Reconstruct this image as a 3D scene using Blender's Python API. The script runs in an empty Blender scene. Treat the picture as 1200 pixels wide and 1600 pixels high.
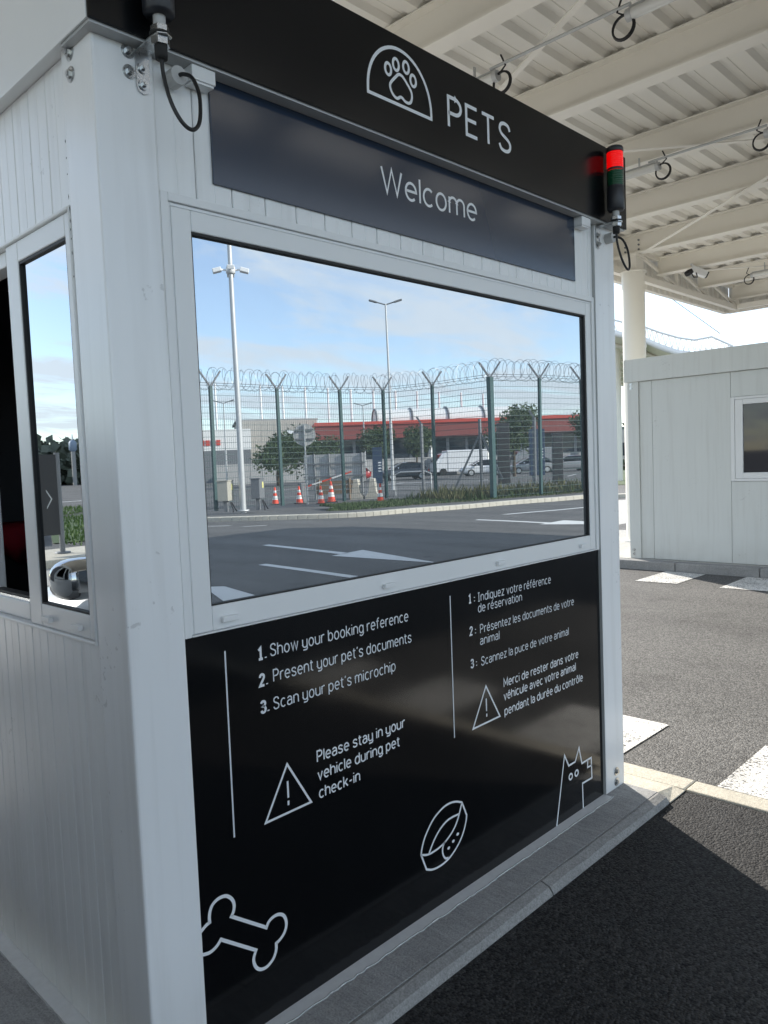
import bpy, bmesh, math, random
from mathutils import Vector, Matrix
random.seed(7)
S = bpy.context.scene
COL = S.collection
R = math.radians

# ------------------------------------------------------------------ camera
def camera():
    yaw, pitch, roll = R(45.7239), R(-3.6375), R(-2.2882)
    f = Vector((math.sin(yaw)*math.cos(pitch), math.cos(yaw)*math.cos(pitch), math.sin(pitch)))
    r = Vector((math.cos(yaw), -math.sin(yaw), 0)); u = r.cross(f)
    c, s = math.cos(roll), math.sin(roll)
    rr, uu = c*r+s*u, -s*r+c*u
    cam = bpy.data.cameras.new('camera'); o = bpy.data.objects.new('camera', cam); COL.objects.link(o)
    M = Matrix((rr, uu, -f)).transposed().to_4x4(); M.translation = (-0.8145, -1.6083, 1.4471)
    o.matrix_world = M
    cam.sensor_fit = 'VERTICAL'; cam.sensor_height = 24; cam.sensor_width = 18; cam.lens = 24*1208.25/1600
    cam.clip_start = 0.05; cam.clip_end = 3000
    S.camera = o
camera()
SUN_AZ, SUN_EL = R(30), R(27)          # azimuth from +Y towards +X
def world():
    w = bpy.data.worlds.new('World'); S.world = w; w.use_nodes = True
    nt = w.node_tree; N = nt.nodes; L = nt.links; N.clear()
    out = N.new('ShaderNodeOutputWorld'); bg = N.new('ShaderNodeBackground'); bg.inputs[1].default_value = 0.125
    sky = N.new('ShaderNodeTexSky'); sky.sky_type = 'NISHITA'; sky.sun_disc = False
    sky.sun_elevation = SUN_EL; sky.sun_rotation = SUN_AZ; sky.dust_density = 0.15; sky.ozone_density = 1.6; sky.air_density = 0.9; sky.altitude = 5
    tc = N.new('ShaderNodeTexCoord'); sep = N.new('ShaderNodeSeparateXYZ'); L.new(tc.outputs['Generated'], sep.inputs[0])
    def m(op, a, b=None):
        n = N.new('ShaderNodeMath'); n.operation = op
        for i, v in enumerate((a, b)):
            if v is None: continue
            if isinstance(v, (int, float)): n.inputs[i].default_value = v
            else: L.new(v, n.inputs[i])
        return n.outputs[0]
    zz = m('ADD', m('MAXIMUM', sep.outputs[2], 0.0), 0.12)
    cb = N.new('ShaderNodeCombineXYZ'); L.new(m('DIVIDE', sep.outputs[0], zz), cb.inputs[0]); L.new(m('DIVIDE', sep.outputs[1], zz), cb.inputs[1])
    mp = N.new('ShaderNodeMapping'); mp.inputs['Scale'].default_value = (0.55, 1.0, 1); mp.inputs['Rotation'].default_value = (0, 0, 0.6); mp.inputs['Location'].default_value = (3.1, 1.7, 0)
    L.new(cb.outputs[0], mp.inputs[0])
    n1 = N.new('ShaderNodeTexNoise'); n1.inputs['Scale'].default_value = 1.9; n1.inputs['Detail'].default_value = 9; n1.inputs['Roughness'].default_value = 0.62; n1.inputs['Distortion'].default_value = 0.5
    L.new(mp.outputs[0], n1.inputs[0])
    ramp = N.new('ShaderNodeValToRGB'); ramp.color_ramp.elements[0].position = 0.44; ramp.color_ramp.elements[1].position = 0.60
    L.new(n1.outputs[0], ramp.inputs[0])
    mix = N.new('ShaderNodeMix'); mix.data_type = 'RGBA'
    L.new(m('ADD', m('MULTIPLY', ramp.outputs[0], 0.66), 0.24), mix.inputs[0])
    L.new(sky.outputs[0], mix.inputs[6]); mix.inputs[7].default_value = (3.55, 3.85, 4.15, 1)
    L.new(mix.outputs[2], bg.inputs[0]); L.new(bg.outputs[0], out.inputs[0])
world()
def sun():
    l = bpy.data.lights.new('sun', 'SUN'); l.energy = 3.15; l.angle = R(0.5); l.color = (1.0, 0.93, 0.83)
    o = bpy.data.objects.new('sun', l); COL.objects.link(o); o.location = (20, 30, 30)
    d = Vector((-math.sin(SUN_AZ)*math.cos(SUN_EL), -math.cos(SUN_AZ)*math.cos(SUN_EL), -math.sin(SUN_EL)))
    o.rotation_euler = d.to_track_quat('-Z', 'Y').to_euler()
sun()
S.view_settings.view_transform = 'Standard'; S.view_settings.look = 'None'
S.view_settings.exposure = 1.45; S.view_settings.gamma = 1.0; S.view_settings.use_curve_mapping = False
S.render.engine = 'CYCLES'
S.cycles.max_bounces = 8; S.cycles.glossy_bounces = 5

# ------------------------------------------------------------------ mesh helper
ORG = {}
class MB:
    def __init__(s): s.v = []; s.f = []; s.sm = []
    def add(s, vs, fs, smooth=False):
        b = len(s.v); s.v += [tuple(p) for p in vs]; s.f += [tuple(b+i for i in f) for f in fs]; s.sm += [smooth]*len(fs); return s
    def box(s, x0, x1, y0, y1, z0, z1):
        return s.add([(x0,y0,z0),(x1,y0,z0),(x1,y1,z0),(x0,y1,z0),(x0,y0,z1),(x1,y0,z1),(x1,y1,z1),(x0,y1,z1)],
                     [(0,3,2,1),(4,5,6,7),(0,1,5,4),(1,2,6,5),(2,3,7,6),(3,0,4,7)])
    def bbox(s, x0, x1, y0, y1, z0, z1, b=0.004):
        bm = bmesh.new(); bmesh.ops.create_cube(bm, size=1)
        for v in bm.verts: v.co = ((x0+x1)/2+v.co.x*(x1-x0), (y0+y1)/2+v.co.y*(y1-y0), (z0+z1)/2+v.co.z*(z1-z0))
        bmesh.ops.bevel(bm, geom=list(bm.edges), offset=b, segments=2, profile=0.6, affect='EDGES')
        bm.verts.index_update(); s.add([v.co for v in bm.verts], [[v.index for v in f.verts] for f in bm.faces]); bm.free(); return s
    def ellip(s, c, rx, ry, rz, p=.75, n=20, m=12):
        # rounded box / ellipsoid
        f = lambda v: math.copysign(abs(v)**p, v)
        vs = [(c[0]+rx*f(math.cos(2*math.pi*k/n)*math.sin(math.pi*i/m)), c[1]+ry*f(math.sin(2*math.pi*k/n)*math.sin(math.pi*i/m)), c[2]-rz*f(math.cos(math.pi*i/m))) for i in range(m+1) for k in range(n)]
        return s.add(vs, [(i*n+k, i*n+(k+1)%n, (i+1)*n+(k+1)%n, (i+1)*n+k) for i in range(m) for k in range(n)], True)
    def tube(s, pts, r, n=8, closed=False, caps=True, r2=None, smooth=True):
        pts = [Vector(p) for p in pts]; m = len(pts); rings = []
        up = None
        for i, p in enumerate(pts):
            a = pts[(i-1) % m] if (i or closed) else p; c = pts[(i+1) % m] if (i < m-1 or closed) else p
            t = (c-a).normalized()
            if up is None:
                up = Vector((0,0,1)) if abs(t.z) < .9 else Vector((1,0,0))
            x = t.cross(up).normalized() if t.cross(up).length > 1e-6 else t.orthogonal().normalized()
            y = x.cross(t).normalized(); up = y
            rr = r if r2 is None else r+(r2-r)*i/max(1, m-1)
            rings.append([p+x*rr*math.cos(2*math.pi*k/n)+y*rr*math.sin(2*math.pi*k/n) for k in range(n)])
        vs = [q for ri in rings for q in ri]; fs = []
        for i in range(m if closed else m-1):
            for k in range(n):
                a = i*n+k; b = i*n+(k+1) % n; j = ((i+1) % m)*n
                fs.append((a, b, j+(k+1) % n, j+k))
        s.add(vs, fs, smooth)
        if caps and not closed:
            s.add(rings[0], [tuple(range(n))[::-1]]); s.add(rings[-1], [tuple(range(n))])
        return s
    def lathe(s, cx, cy, prof, n=20, smooth=True):
        vs = []; fs = []
        for r, z in prof: vs += [(cx+r*math.cos(2*math.pi*k/n), cy+r*math.sin(2*math.pi*k/n), z) for k in range(n)]
        for i in range(len(prof)-1):
            for k in range(n): fs.append((i*n+k, i*n+(k+1) % n, (i+1)*n+(k+1) % n, (i+1)*n+k))
        s.add(vs, fs, smooth)
        return s
    def disc(s, c, nrm, r, h, n=12):
        c = Vector(c); nrm = Vector(nrm).normalized(); x = nrm.orthogonal().normalized(); y = nrm.cross(x)
        a = [c+x*r*math.cos(2*math.pi*k/n)+y*r*math.sin(2*math.pi*k/n) for k in range(n)]; b = [p+nrm*h for p in a]
        return s.add(a+b, [tuple(range(n))[::-1], tuple(range(n, 2*n))]+[(k, (k+1) % n, n+(k+1) % n, n+k) for k in range(n)])
    def bar(s, a, b, w, h):
        a, b = Vector(a), Vector(b); t = (b-a).normalized(); u = Vector((0,0,1)) if abs(t.z) < .95 else Vector((1,0,0))
        x = t.cross(u).normalized()*w/2; y = x.normalized().cross(t)*h/2
        return s.add([a-x-y,a+x-y,a+x+y,a-x+y,b-x-y,b+x-y,b+x+y,b-x+y],[(0,3,2,1),(4,5,6,7),(0,1,5,4),(1,2,6,5),(2,3,7,6),(3,0,4,7)])
    def prism(s, poly, z0, z1):
        n = len(poly)
        return s.add([(x,y,z0) for x,y in poly]+[(x,y,z1) for x,y in poly], [tuple(range(n))[::-1], tuple(range(n,2*n))]+[(k,(k+1)%n,n+(k+1)%n,n+k) for k in range(n)])
    def sheet(s, poly, z): return s.add([(x,y,z) for x,y in poly], [tuple(range(len(poly)))])
    def stroke(s, pts, w, y, closed=False, th=0.0006):
        # flat line drawing in the XZ plane, facing -Y, mitred
        P = [Vector((p[0], p[1])) for p in pts]
        if closed and (P[0]-P[-1]).length < 1e-5: P = P[:-1]
        m = len(P); Lv, Rv = [], []
        for i in range(m):
            a = P[i-1] if (i or closed) else None; c = P[(i+1) % m] if (i < m-1 or closed) else None
            d1 = (P[i]-a).normalized() if a is not None else None; d2 = (c-P[i]).normalized() if c is not None else None
            d1 = d1 or d2; d2 = d2 or d1
            n1 = Vector((-d1.y, d1.x)); n2 = Vector((-d2.y, d2.x)); mm = (n1+n2)
            if mm.length < .2: mm = n1
            mm.normalize(); k = min(1/max(mm.dot(n1), .35), 2.2)*w/2
            Lv.append(P[i]+mm*k); Rv.append(P[i]-mm*k)
        vs = [(p.x, y, p.y) for p in Lv]+[(p.x, y, p.y) for p in Rv]
        fs = [(i, (i+1) % m, m+(i+1) % m, m+i) for i in range(m if closed else m-1)]
        return s.add(vs, fs)
    def build(s, name, mat, parent=None, bevel=0, shade=None):
        me = bpy.data.meshes.new(name)
        o0 = Vector(ORG.get(parent.name, (0,0,0))) if parent else Vector((0,0,0))
        me.from_pydata([tuple(Vector(p)-o0) for p in s.v], [], s.f)
        if any(s.sm): me.polygons.foreach_set('use_smooth', s.sm)
        me.validate(); me.update()
        if mat: me.materials.append(M[mat] if isinstance(mat, str) else mat)
        ob = bpy.data.objects.new(name, me); COL.objects.link(ob)
        if parent: ob.parent = parent; ORG[ob.name] = tuple(o0)
        else: ORG[ob.name] = (0,0,0)
        if bevel:
            b = ob.modifiers.new('bevel', 'BEVEL'); b.width = bevel; b.segments = 2; b.limit_method = 'ANGLE'
        return ob
def thing(name, label, cat, loc=(0,0,0), group=None):
    o = bpy.data.objects.new(name, None); COL.objects.link(o); o.location = loc; o.empty_display_size = .1
    ORG[o.name] = tuple(loc); tag(o, label, cat, group); return o
def tag(o, label, cat, group=None):
    o['label'] = label; o['category'] = cat
    if group: o['group'] = group
    return o
def struct(o, kind='structure'): o['kind'] = kind; return o
KIDS = {}
def copy_tree(o, parent=None):
    c = o.copy(); COL.objects.link(c); ORG[c.name] = (0,0,0)
    if parent: c.parent = parent
    for ch in list(o.children): copy_tree(ch, c)
    return c
def place(proto, used, loc, rz, label, group=None, sc=1):
    o = proto if not used else copy_tree(proto)
    o.location = loc; o.rotation_euler = (0,0,rz); o.scale = (sc,sc,sc)
    o['label'] = label
    if group: o['group'] = group
    return o

# ------------------------------------------------------------------ materials
M = {}
def mat(name, col, rough=.5, metal=0, spec=.5, noise=None, bump=None, coat=0, emis=None, trans=0, alpha=None):
    """noise=(scale, amount, stretch) colour variation; bump=(scale, strength, distance)"""
    m = bpy.data.materials.new(name); m.use_nodes = True; nt = m.node_tree; N = nt.nodes; L = nt.links
    b = N['Principled BSDF']; b.inputs['Base Color'].default_value = (*col, 1); b.inputs['Roughness'].default_value = rough
    b.inputs['Metallic'].default_value = metal; b.inputs['Specular IOR Level'].default_value = spec
    if coat: b.inputs['Coat Weight'].default_value = coat; b.inputs['Coat Roughness'].default_value = .05
    if emis: b.inputs['Emission Color'].default_value = (*emis[0], 1); b.inputs['Emission Strength'].default_value = emis[1]
    if trans: b.inputs['Transmission Weight'].default_value = trans
    tc = N.new('ShaderNodeTexCoord')
    if noise:
        mp = N.new('ShaderNodeMapping'); mp.inputs['Scale'].default_value = noise[2] if len(noise) > 2 else (1,1,1); L.new(tc.outputs['Object'], mp.inputs[0])
        n = N.new('ShaderNodeTexNoise'); n.inputs['Scale'].default_value = noise[0]; n.inputs['Detail'].default_value = 6; n.inputs['Roughness'].default_value = .65; L.new(mp.outputs[0], n.inputs[0])
        mx = N.new('ShaderNodeMix'); mx.data_type = 'RGBA'; mx.inputs[6].default_value = (*[c*(1-noise[1]) for c in col], 1); mx.inputs[7].default_value = (*[min(1, c*(1+noise[1])) for c in col], 1)
        L.new(n.outputs[0], mx.inputs[0]); L.new(mx.outputs[2], b.inputs['Base Color'])
        mr = N.new('ShaderNodeMapRange'); mr.inputs[3].default_value = max(0, rough-.08); mr.inputs[4].default_value = min(1, rough+.08); L.new(n.outputs[0], mr.inputs[0]); L.new(mr.outputs[0], b.inputs['Roughness'])
    if bump:
        n2 = N.new('ShaderNodeTexNoise'); n2.inputs['Scale'].default_value = bump[0]; n2.inputs['Detail'].default_value = 3; L.new(tc.outputs['Object'], n2.inputs[0])
        bp = N.new('ShaderNodeBump'); bp.inputs['Strength'].default_value = bump[1]; bp.inputs['Distance'].default_value = bump[2]; L.new(n2.outputs[0], bp.inputs['Height']); L.new(bp.outputs[0], b.inputs['Normal'])
    M[name] = m; return m
def asphalt(name, dark, light, paint=None):
    m = bpy.data.materials.new(name); m.use_nodes = True; nt = m.node_tree; N = nt.nodes; L = nt.links; b = N['Principled BSDF']
    tc = N.new('ShaderNodeTexCoord')
    v = N.new('ShaderNodeTexVoronoi'); v.inputs['Scale'].default_value = 120; L.new(tc.outputs['Object'], v.inputs[0])
    big = N.new('ShaderNodeTexNoise'); big.inputs['Scale'].default_value = .7; big.inputs['Detail'].default_value = 5; bm_ = N.new('ShaderNodeMapping'); bm_.inputs['Scale'].default_value = (1.6,.35,1); L.new(tc.outputs['Object'], bm_.inputs[0]); L.new(bm_.outputs[0], big.inputs[0])
    fine = N.new('ShaderNodeTexNoise'); fine.inputs['Scale'].default_value = 45; fine.inputs['Detail'].default_value = 4; fine.inputs['Roughness'].default_value = .7; L.new(tc.outputs['Object'], fine.inputs[0])
    rp = N.new('ShaderNodeValToRGB'); e = rp.color_ramp.elements
    sep = N.new('ShaderNodeSeparateColor'); L.new(v.outputs['Color'], sep.inputs[0])
    e[0].position = .15; e[0].color = (*dark, 1); e[1].position = .95; e[1].color = (*light, 1)
    L.new(sep.outputs[0], rp.inputs[0]); c = rp.outputs[0]
    if paint:
        mp = N.new('ShaderNodeMix'); mp.data_type = 'RGBA'; L.new(c, mp.inputs[6]); mp.inputs[7].default_value = (*paint, 1)
        ad = N.new('ShaderNodeMath'); ad.operation = 'ADD'; L.new(sep.outputs[1], ad.inputs[0]); L.new(fine.outputs[0], ad.inputs[1])
        pr = N.new('ShaderNodeMapRange'); pr.inputs[1].default_value = .50; pr.inputs[2].default_value = .68; L.new(ad.outputs[0], pr.inputs[0])
        wn = N.new('ShaderNodeTexNoise'); wn.inputs['Scale'].default_value = 5; wn.inputs['Detail'].default_value = 5; L.new(tc.outputs['Object'], wn.inputs[0])
        wa = N.new('ShaderNodeMath'); wa.operation = 'MULTIPLY_ADD'; L.new(wn.outputs[0], wa.inputs[0]); wa.inputs[1].default_value = -.9; wa.inputs[2].default_value = .36
        a2 = N.new('ShaderNodeMath'); a2.operation = 'ADD'; L.new(ad.outputs[0], a2.inputs[0]); L.new(wa.outputs[0], a2.inputs[1]); L.new(a2.outputs[0], pr.inputs[0])
        L.new(pr.outputs[0], mp.inputs[0]); c = mp.outputs[2]
    sp = N.new('ShaderNodeTexNoise'); sp.inputs['Scale'].default_value = 2.3; sp.inputs['Detail'].default_value = 4; L.new(tc.outputs['Object'], sp.inputs[0])
    sm = N.new('ShaderNodeMapRange'); sm.inputs[1].default_value = .60; sm.inputs[2].default_value = .70; sm.inputs[3].default_value = 1; sm.inputs[4].default_value = .78; L.new(sp.outputs[0], sm.inputs[0])
    hs = N.new('ShaderNodeMix'); hs.data_type = 'RGBA'; hs.blend_type = 'MULTIPLY'; hs.inputs[0].default_value = 1; L.new(c, hs.inputs[6]); L.new(sm.outputs[0], hs.inputs[7]); c = hs.outputs[2]
    hv = N.new('ShaderNodeMix'); hv.data_type = 'RGBA'; hv.blend_type = 'MULTIPLY'; hv.inputs[0].default_value = 1
    mr = N.new('ShaderNodeMapRange'); mr.inputs[1].default_value = .25; mr.inputs[2].default_value = .75; mr.inputs[3].default_value = .70; mr.inputs[4].default_value = 1.25; L.new(big.outputs[0], mr.inputs[0])
    L.new(c, hv.inputs[6]); L.new(mr.outputs[0], hv.inputs[7]); L.new(hv.outputs[2], b.inputs['Base Color'])
    b.inputs['Roughness'].default_value = .8; b.inputs['Specular IOR Level'].default_value = .35
    bp = N.new('ShaderNodeBump'); bp.inputs['Strength'].default_value = .55 if paint else .9; bp.inputs['Distance'].default_value = .005
    su = N.new('ShaderNodeMath'); su.operation = 'MULTIPLY_ADD'; L.new(v.outputs['Distance'], su.inputs[0]); su.inputs[1].default_value = -.9; L.new(fine.outputs[0], su.inputs[2])
    L.new(su.outputs[0], bp.inputs['Height']); L.new(bp.outputs[0], b.inputs['Normal'])
    M[name] = m; return m
def concrete(name, col, lines=False):
    m = mat(name, col, .85, noise=(9, .28), spec=.3); nt = m.node_tree; N = nt.nodes; L = nt.links; b = N['Principled BSDF']; tc = N.new('ShaderNodeTexCoord')
    mp = N.new('ShaderNodeMapping'); mp.inputs['Scale'].default_value = (60, 5, 60) if lines else (40, 40, 40); L.new(tc.outputs['Object'], mp.inputs[0])
    n = N.new('ShaderNodeTexNoise'); n.inputs['Scale'].default_value = 1.6; n.inputs['Detail'].default_value = 7; n.inputs['Roughness'].default_value = .75; L.new(mp.outputs[0], n.inputs[0])
    g = N.new('ShaderNodeTexNoise'); g.inputs['Scale'].default_value = 180; g.inputs['Detail'].default_value = 3; L.new(tc.outputs['Object'], g.inputs[0])
    ad = N.new('ShaderNodeMath'); ad.operation = 'ADD'; L.new(n.outputs[0], ad.inputs[0]); L.new(g.outputs[0], ad.inputs[1])
    bp = N.new('ShaderNodeBump'); bp.inputs['Strength'].default_value = .8 if lines else .4; bp.inputs['Distance'].default_value = .004; L.new(ad.outputs[0], bp.inputs['Height']); L.new(bp.outputs[0], b.inputs['Normal'])
    src = b.inputs['Base Color'].links[0].from_socket
    mx = N.new('ShaderNodeMix'); mx.data_type = 'RGBA'; mx.blend_type = 'MULTIPLY'; mx.inputs[0].default_value = 1; L.new(src, mx.inputs[6])
    r = N.new('ShaderNodeMapRange'); r.inputs[1].default_value = .35*2; r.inputs[2].default_value = .65*2; r.inputs[3].default_value = .6; r.inputs[4].default_value = 1.15; L.new(ad.outputs[0], r.inputs[0]); L.new(r.outputs[0], mx.inputs[7]); L.new(mx.outputs[2], b.inputs['Base Color'])
    return m
def white_paint(name, col, rough, dirt):
    """coated steel: faint streaks, specks of dirt and small chips"""
    m = mat(name, col, rough, noise=(5.0, .06, (1, 1, .12)), spec=.5, bump=(2.2, .05, .01)); nt = m.node_tree; N = nt.nodes; L = nt.links; b = N['Principled BSDF']
    tc = N.new('ShaderNodeTexCoord'); src = b.inputs['Base Color'].links[0].from_socket
    v = N.new('ShaderNodeTexNoise'); v.inputs['Scale'].default_value = 55; v.inputs['Detail'].default_value = 5; L.new(tc.outputs['Object'], v.inputs[0])
    w = N.new('ShaderNodeTexNoise'); w.inputs['Scale'].default_value = 4; w.inputs['Detail'].default_value = 3; L.new(tc.outputs['Object'], w.inputs[0])
    mu = N.new('ShaderNodeMath'); mu.operation = 'MULTIPLY'; L.new(v.outputs[0], mu.inputs[0]); L.new(w.outputs[0], mu.inputs[1])
    r = N.new('ShaderNodeMapRange'); r.inputs[1].default_value = .43; r.inputs[2].default_value = .47; r.inputs[4].default_value = dirt; L.new(mu.outputs[0], r.inputs[0])
    mx = N.new('ShaderNodeMix'); mx.data_type = 'RGBA'; L.new(r.outputs[0], mx.inputs[0]); L.new(src, mx.inputs[6]); mx.inputs[7].default_value = (.10,.09,.075,1); L.new(mx.outputs[2], b.inputs['Base Color'])
    sz = N.new('ShaderNodeSeparateXYZ'); L.new(tc.outputs['Object'], sz.inputs[0])
    lo = N.new('ShaderNodeMapRange'); lo.inputs[1].default_value = .35; lo.inputs[2].default_value = .0; L.new(sz.outputs[2], lo.inputs[0])
    st = N.new('ShaderNodeMapping'); st.inputs['Scale'].default_value = (22,22,1.3); L.new(tc.outputs['Object'], st.inputs[0])
    sn = N.new('ShaderNodeTexNoise'); sn.inputs['Scale'].default_value = 1; sn.inputs['Detail'].default_value = 6; L.new(st.outputs[0], sn.inputs[0])
    sr = N.new('ShaderNodeMapRange'); sr.inputs[1].default_value = .5; sr.inputs[2].default_value = .78; sr.inputs[4].default_value = .16; L.new(sn.outputs[0], sr.inputs[0])
    gm = N.new('ShaderNodeMath'); gm.operation = 'MULTIPLY'; L.new(lo.outputs[0], gm.inputs[0]); L.new(w.outputs[0], gm.inputs[1])
    g2 = N.new('ShaderNodeMath'); g2.operation = 'MULTIPLY_ADD'; L.new(gm.outputs[0], g2.inputs[0]); g2.inputs[1].default_value = .45; L.new(sr.outputs[0], g2.inputs[2])
    m2 = N.new('ShaderNodeMix'); m2.data_type = 'RGBA'; L.new(g2.outputs[0], m2.inputs[0]); L.new(mx.outputs[2], m2.inputs[6]); m2.inputs[7].default_value = (.33,.31,.27,1); L.new(m2.outputs[2], b.inputs['Base Color'])
    return m
white_paint('white_panel', (.84,.85,.85), .32, .22)
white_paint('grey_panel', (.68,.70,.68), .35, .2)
white_paint('white_post', (.86,.87,.875), .22, .25)
mat('white_pvc', (.80,.81,.81), .35, noise=(6,.03))
mat('white_clean', (.78,.79,.79), .35, noise=(2,.04))
mat('grey_trim', (.45,.46,.46), .4, noise=(4,.08))
mat('sealant', (.74,.75,.75), .5, noise=(30,.15))
mat('black_fascia', (.0045,.005,.006), .2, bump=(1.2,.03,.01), spec=.32)
mat('welcome_film', (.016,.029,.055), .14, bump=(1.5,.03,.01), spec=.7)
mat('black_film', (.0032,.0036,.0044), .11, noise=(2.2,.5), bump=(2.5,.04,.01), spec=.5)
mat('letter_white', (.78,.80,.82), .5)
mat('letter_dim', (.70,.73,.76), .5)
mat('mirror_glass', (.56,.60,.63), .005, metal=1)
mat('side_glass', (.52,.55,.57), .01, metal=1)
def dusty_mirror():
    m = M['mirror_glass']; nt = m.node_tree; N = nt.nodes; L = nt.links; b = N['Principled BSDF']; out = N['Material Output']
    tc = N.new('ShaderNodeTexCoord'); n = N.new('ShaderNodeTexNoise'); n.inputs['Scale'].default_value = 1.3; n.inputs['Detail'].default_value = 1; L.new(tc.outputs['Object'], n.inputs[0])
    bp = N.new('ShaderNodeBump'); bp.inputs['Strength'].default_value = 1; bp.inputs['Distance'].default_value = .0006; L.new(n.outputs[0], bp.inputs['Height']); L.new(bp.outputs[0], b.inputs['Normal'])
    d = N.new('ShaderNodeBsdfDiffuse'); d.inputs[0].default_value = (.6,.63,.66,1); mx = N.new('ShaderNodeMixShader')
    n2 = N.new('ShaderNodeTexNoise'); n2.inputs['Scale'].default_value = 14; n2.inputs['Detail'].default_value = 8; n2.inputs['Roughness'].default_value = .7; L.new(tc.outputs['Object'], n2.inputs[0])
    r = N.new('ShaderNodeMapRange'); r.inputs[1].default_value = .3; r.inputs[2].default_value = .8; r.inputs[3].default_value = .07; r.inputs[4].default_value = .14; L.new(n2.outputs[0], r.inputs[0])
    L.new(r.outputs[0], mx.inputs[0]); L.new(b.outputs[0], mx.inputs[1]); L.new(d.outputs[0], mx.inputs[2]); L.new(mx.outputs[0], out.inputs[0])
dusty_mirror()
mat('gasket', (.012,.012,.013), .6)
mat('steel', (.55,.56,.56), .28, metal=1, noise=(40,.2))
mat('dark_plastic', (.02,.022,.028), .4, bump=(60,.05,.002))
mat('cable', (.012,.012,.013), .45)
mat('stem', (.5,.5,.49), .45)
mat('red_lens', (.5,.01,.01), .15, emis=((1,.0,.0), .22))
mat('red_dim', (.30,.006,.006), .15, emis=((1,.0,.0), .06))
mat('green_lens', (.004,.07,.03), .15)
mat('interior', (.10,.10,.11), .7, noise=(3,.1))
mat('red_cloth', (.42,.012,.03), .8, noise=(40,.2))
mat('black_cloth', (.012,.012,.014), .8)
mat('canopy_paint', (.87,.83,.745), .45, noise=(1.5,.05))
mat('canopy_sheet', (.85,.82,.75), .5, noise=(.8,.08))
mat('dark_void', (.03,.03,.03), .8)
mat('clear_tube', (.75,.75,.72), .25, noise=(8,.06))
asphalt('asphalt', (.062,.061,.059), (.20,.195,.188))
asphalt('asphalt_new', (.007,.007,.008), (.050,.049,.049))
asphalt('road_paint', (.05,.05,.05), (.12,.12,.12), (.76,.75,.72))
mat('line_paint', (.72,.72,.70), .6, noise=(8,.15))
concrete('concrete_rough', (.41,.41,.408), True)
concrete('concrete_kerb', (.33,.327,.32))
concrete('concrete_pale', (.62,.58,.49))
concrete('concrete_slab', (.48,.47,.44))
mat('grass', (.045,.08,.02), .8, noise=(3,.5))
mat('grass_dry', (.13,.13,.05), .8, noise=(3,.4))
mat('soil', (.12,.10,.06), .9, noise=(2,.3))
mat('fence_green', (.028,.075,.075), .45, noise=(5,.1))
mat('wire', (.05,.09,.09), .5)
mat('razor', (.18,.19,.20), .4, metal=.6)
mat('galv', (.52,.53,.53), .45, metal=.3, noise=(4,.1))
mat('galv_dark', (.18,.19,.20), .5)
mat('cabinet', (.42,.40,.34), .5, noise=(4,.1))
mat('cabinet_grey', (.16,.17,.18), .5)
mat('yellow_label', (.70,.66,.25), .6)
mat('cone_orange', (.80,.07,.025), .5)
mat('cone_white', (.80,.80,.78), .5)
mat('rubber', (.02,.02,.02), .8)
mat('wood', (.20,.14,.09), .7, noise=(6,.3))
mat('sign_back', (.48,.48,.47), .45, noise=(2,.05))
mat('totem_blue', (.022,.045,.09), .5)
mat('totem_dark', (.035,.035,.037), .5)
mat('red_cladding', (.55,.075,.05), .5, noise=(.3,.1))
mat('red_dark', (.25,.065,.055), .5, noise=(.4,.1))
mat('terminal_glass', (.03,.04,.05), .05)
mat('cabin_glass', (.012,.012,.018), .03, spec=.8)
mat('terminal_wall', (.34,.34,.335), .6, noise=(.5,.1))
mat('roof_white', (.74,.74,.72), .4, noise=(.5,.05))
mat('hangar', (.42,.40,.36), .6, noise=(.4,.08))
mat('bark', (.10,.075,.05), .9, noise=(10,.3))
for i, c in enumerate([(.035,.062,.022), (.055,.09,.03), (.08,.115,.045), (.10,.12,.09)]): mat('leaf%d' % i, c, .6, noise=(2,.45))
mat('car_white', (.80,.81,.82), .3, coat=1)
mat('car_dark', (.03,.035,.045), .3, coat=1)
mat('car_grey', (.28,.29,.30), .3, coat=1)
mat('car_red', (.35,.02,.02), .3, coat=1)
mat('car_glass', (.012,.015,.018), .04)
mat('chrome', (.75,.75,.75), .08, metal=1)
mat('lamp_clear', (.65,.68,.70), .08, metal=.7)
mat('lamp_red', (.35,.01,.01), .15)
mat('tyre', (.02,.02,.02), .8)
mat('plate', (.75,.65,.1), .5)
mat('blue_tank', (.25,.32,.42), .5)

# ------------------------------------------------------------------ setting: ground, roads, islands
ZA = -0.055
struct(MB().sheet([(-500,-500),(500,-500),(500,500),(-500,500)], ZA).build('ground', 'asphalt'))
# newer dark lane in front of the booth
struct(MB().sheet([(-6,-9),(2.455,-9),(2.455,-.19),(-6,-.19)], ZA+.004).build('road', 'asphalt_new'))
struct(MB().sheet([(-40,6.2),(30,6.2),(20,11.5),(-5,14),(-40,14)], ZA+.004).build('bounce_apron', 'concrete_slab'))  # pale ground added behind the booths to bounce sunlight up under the canopy
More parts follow.
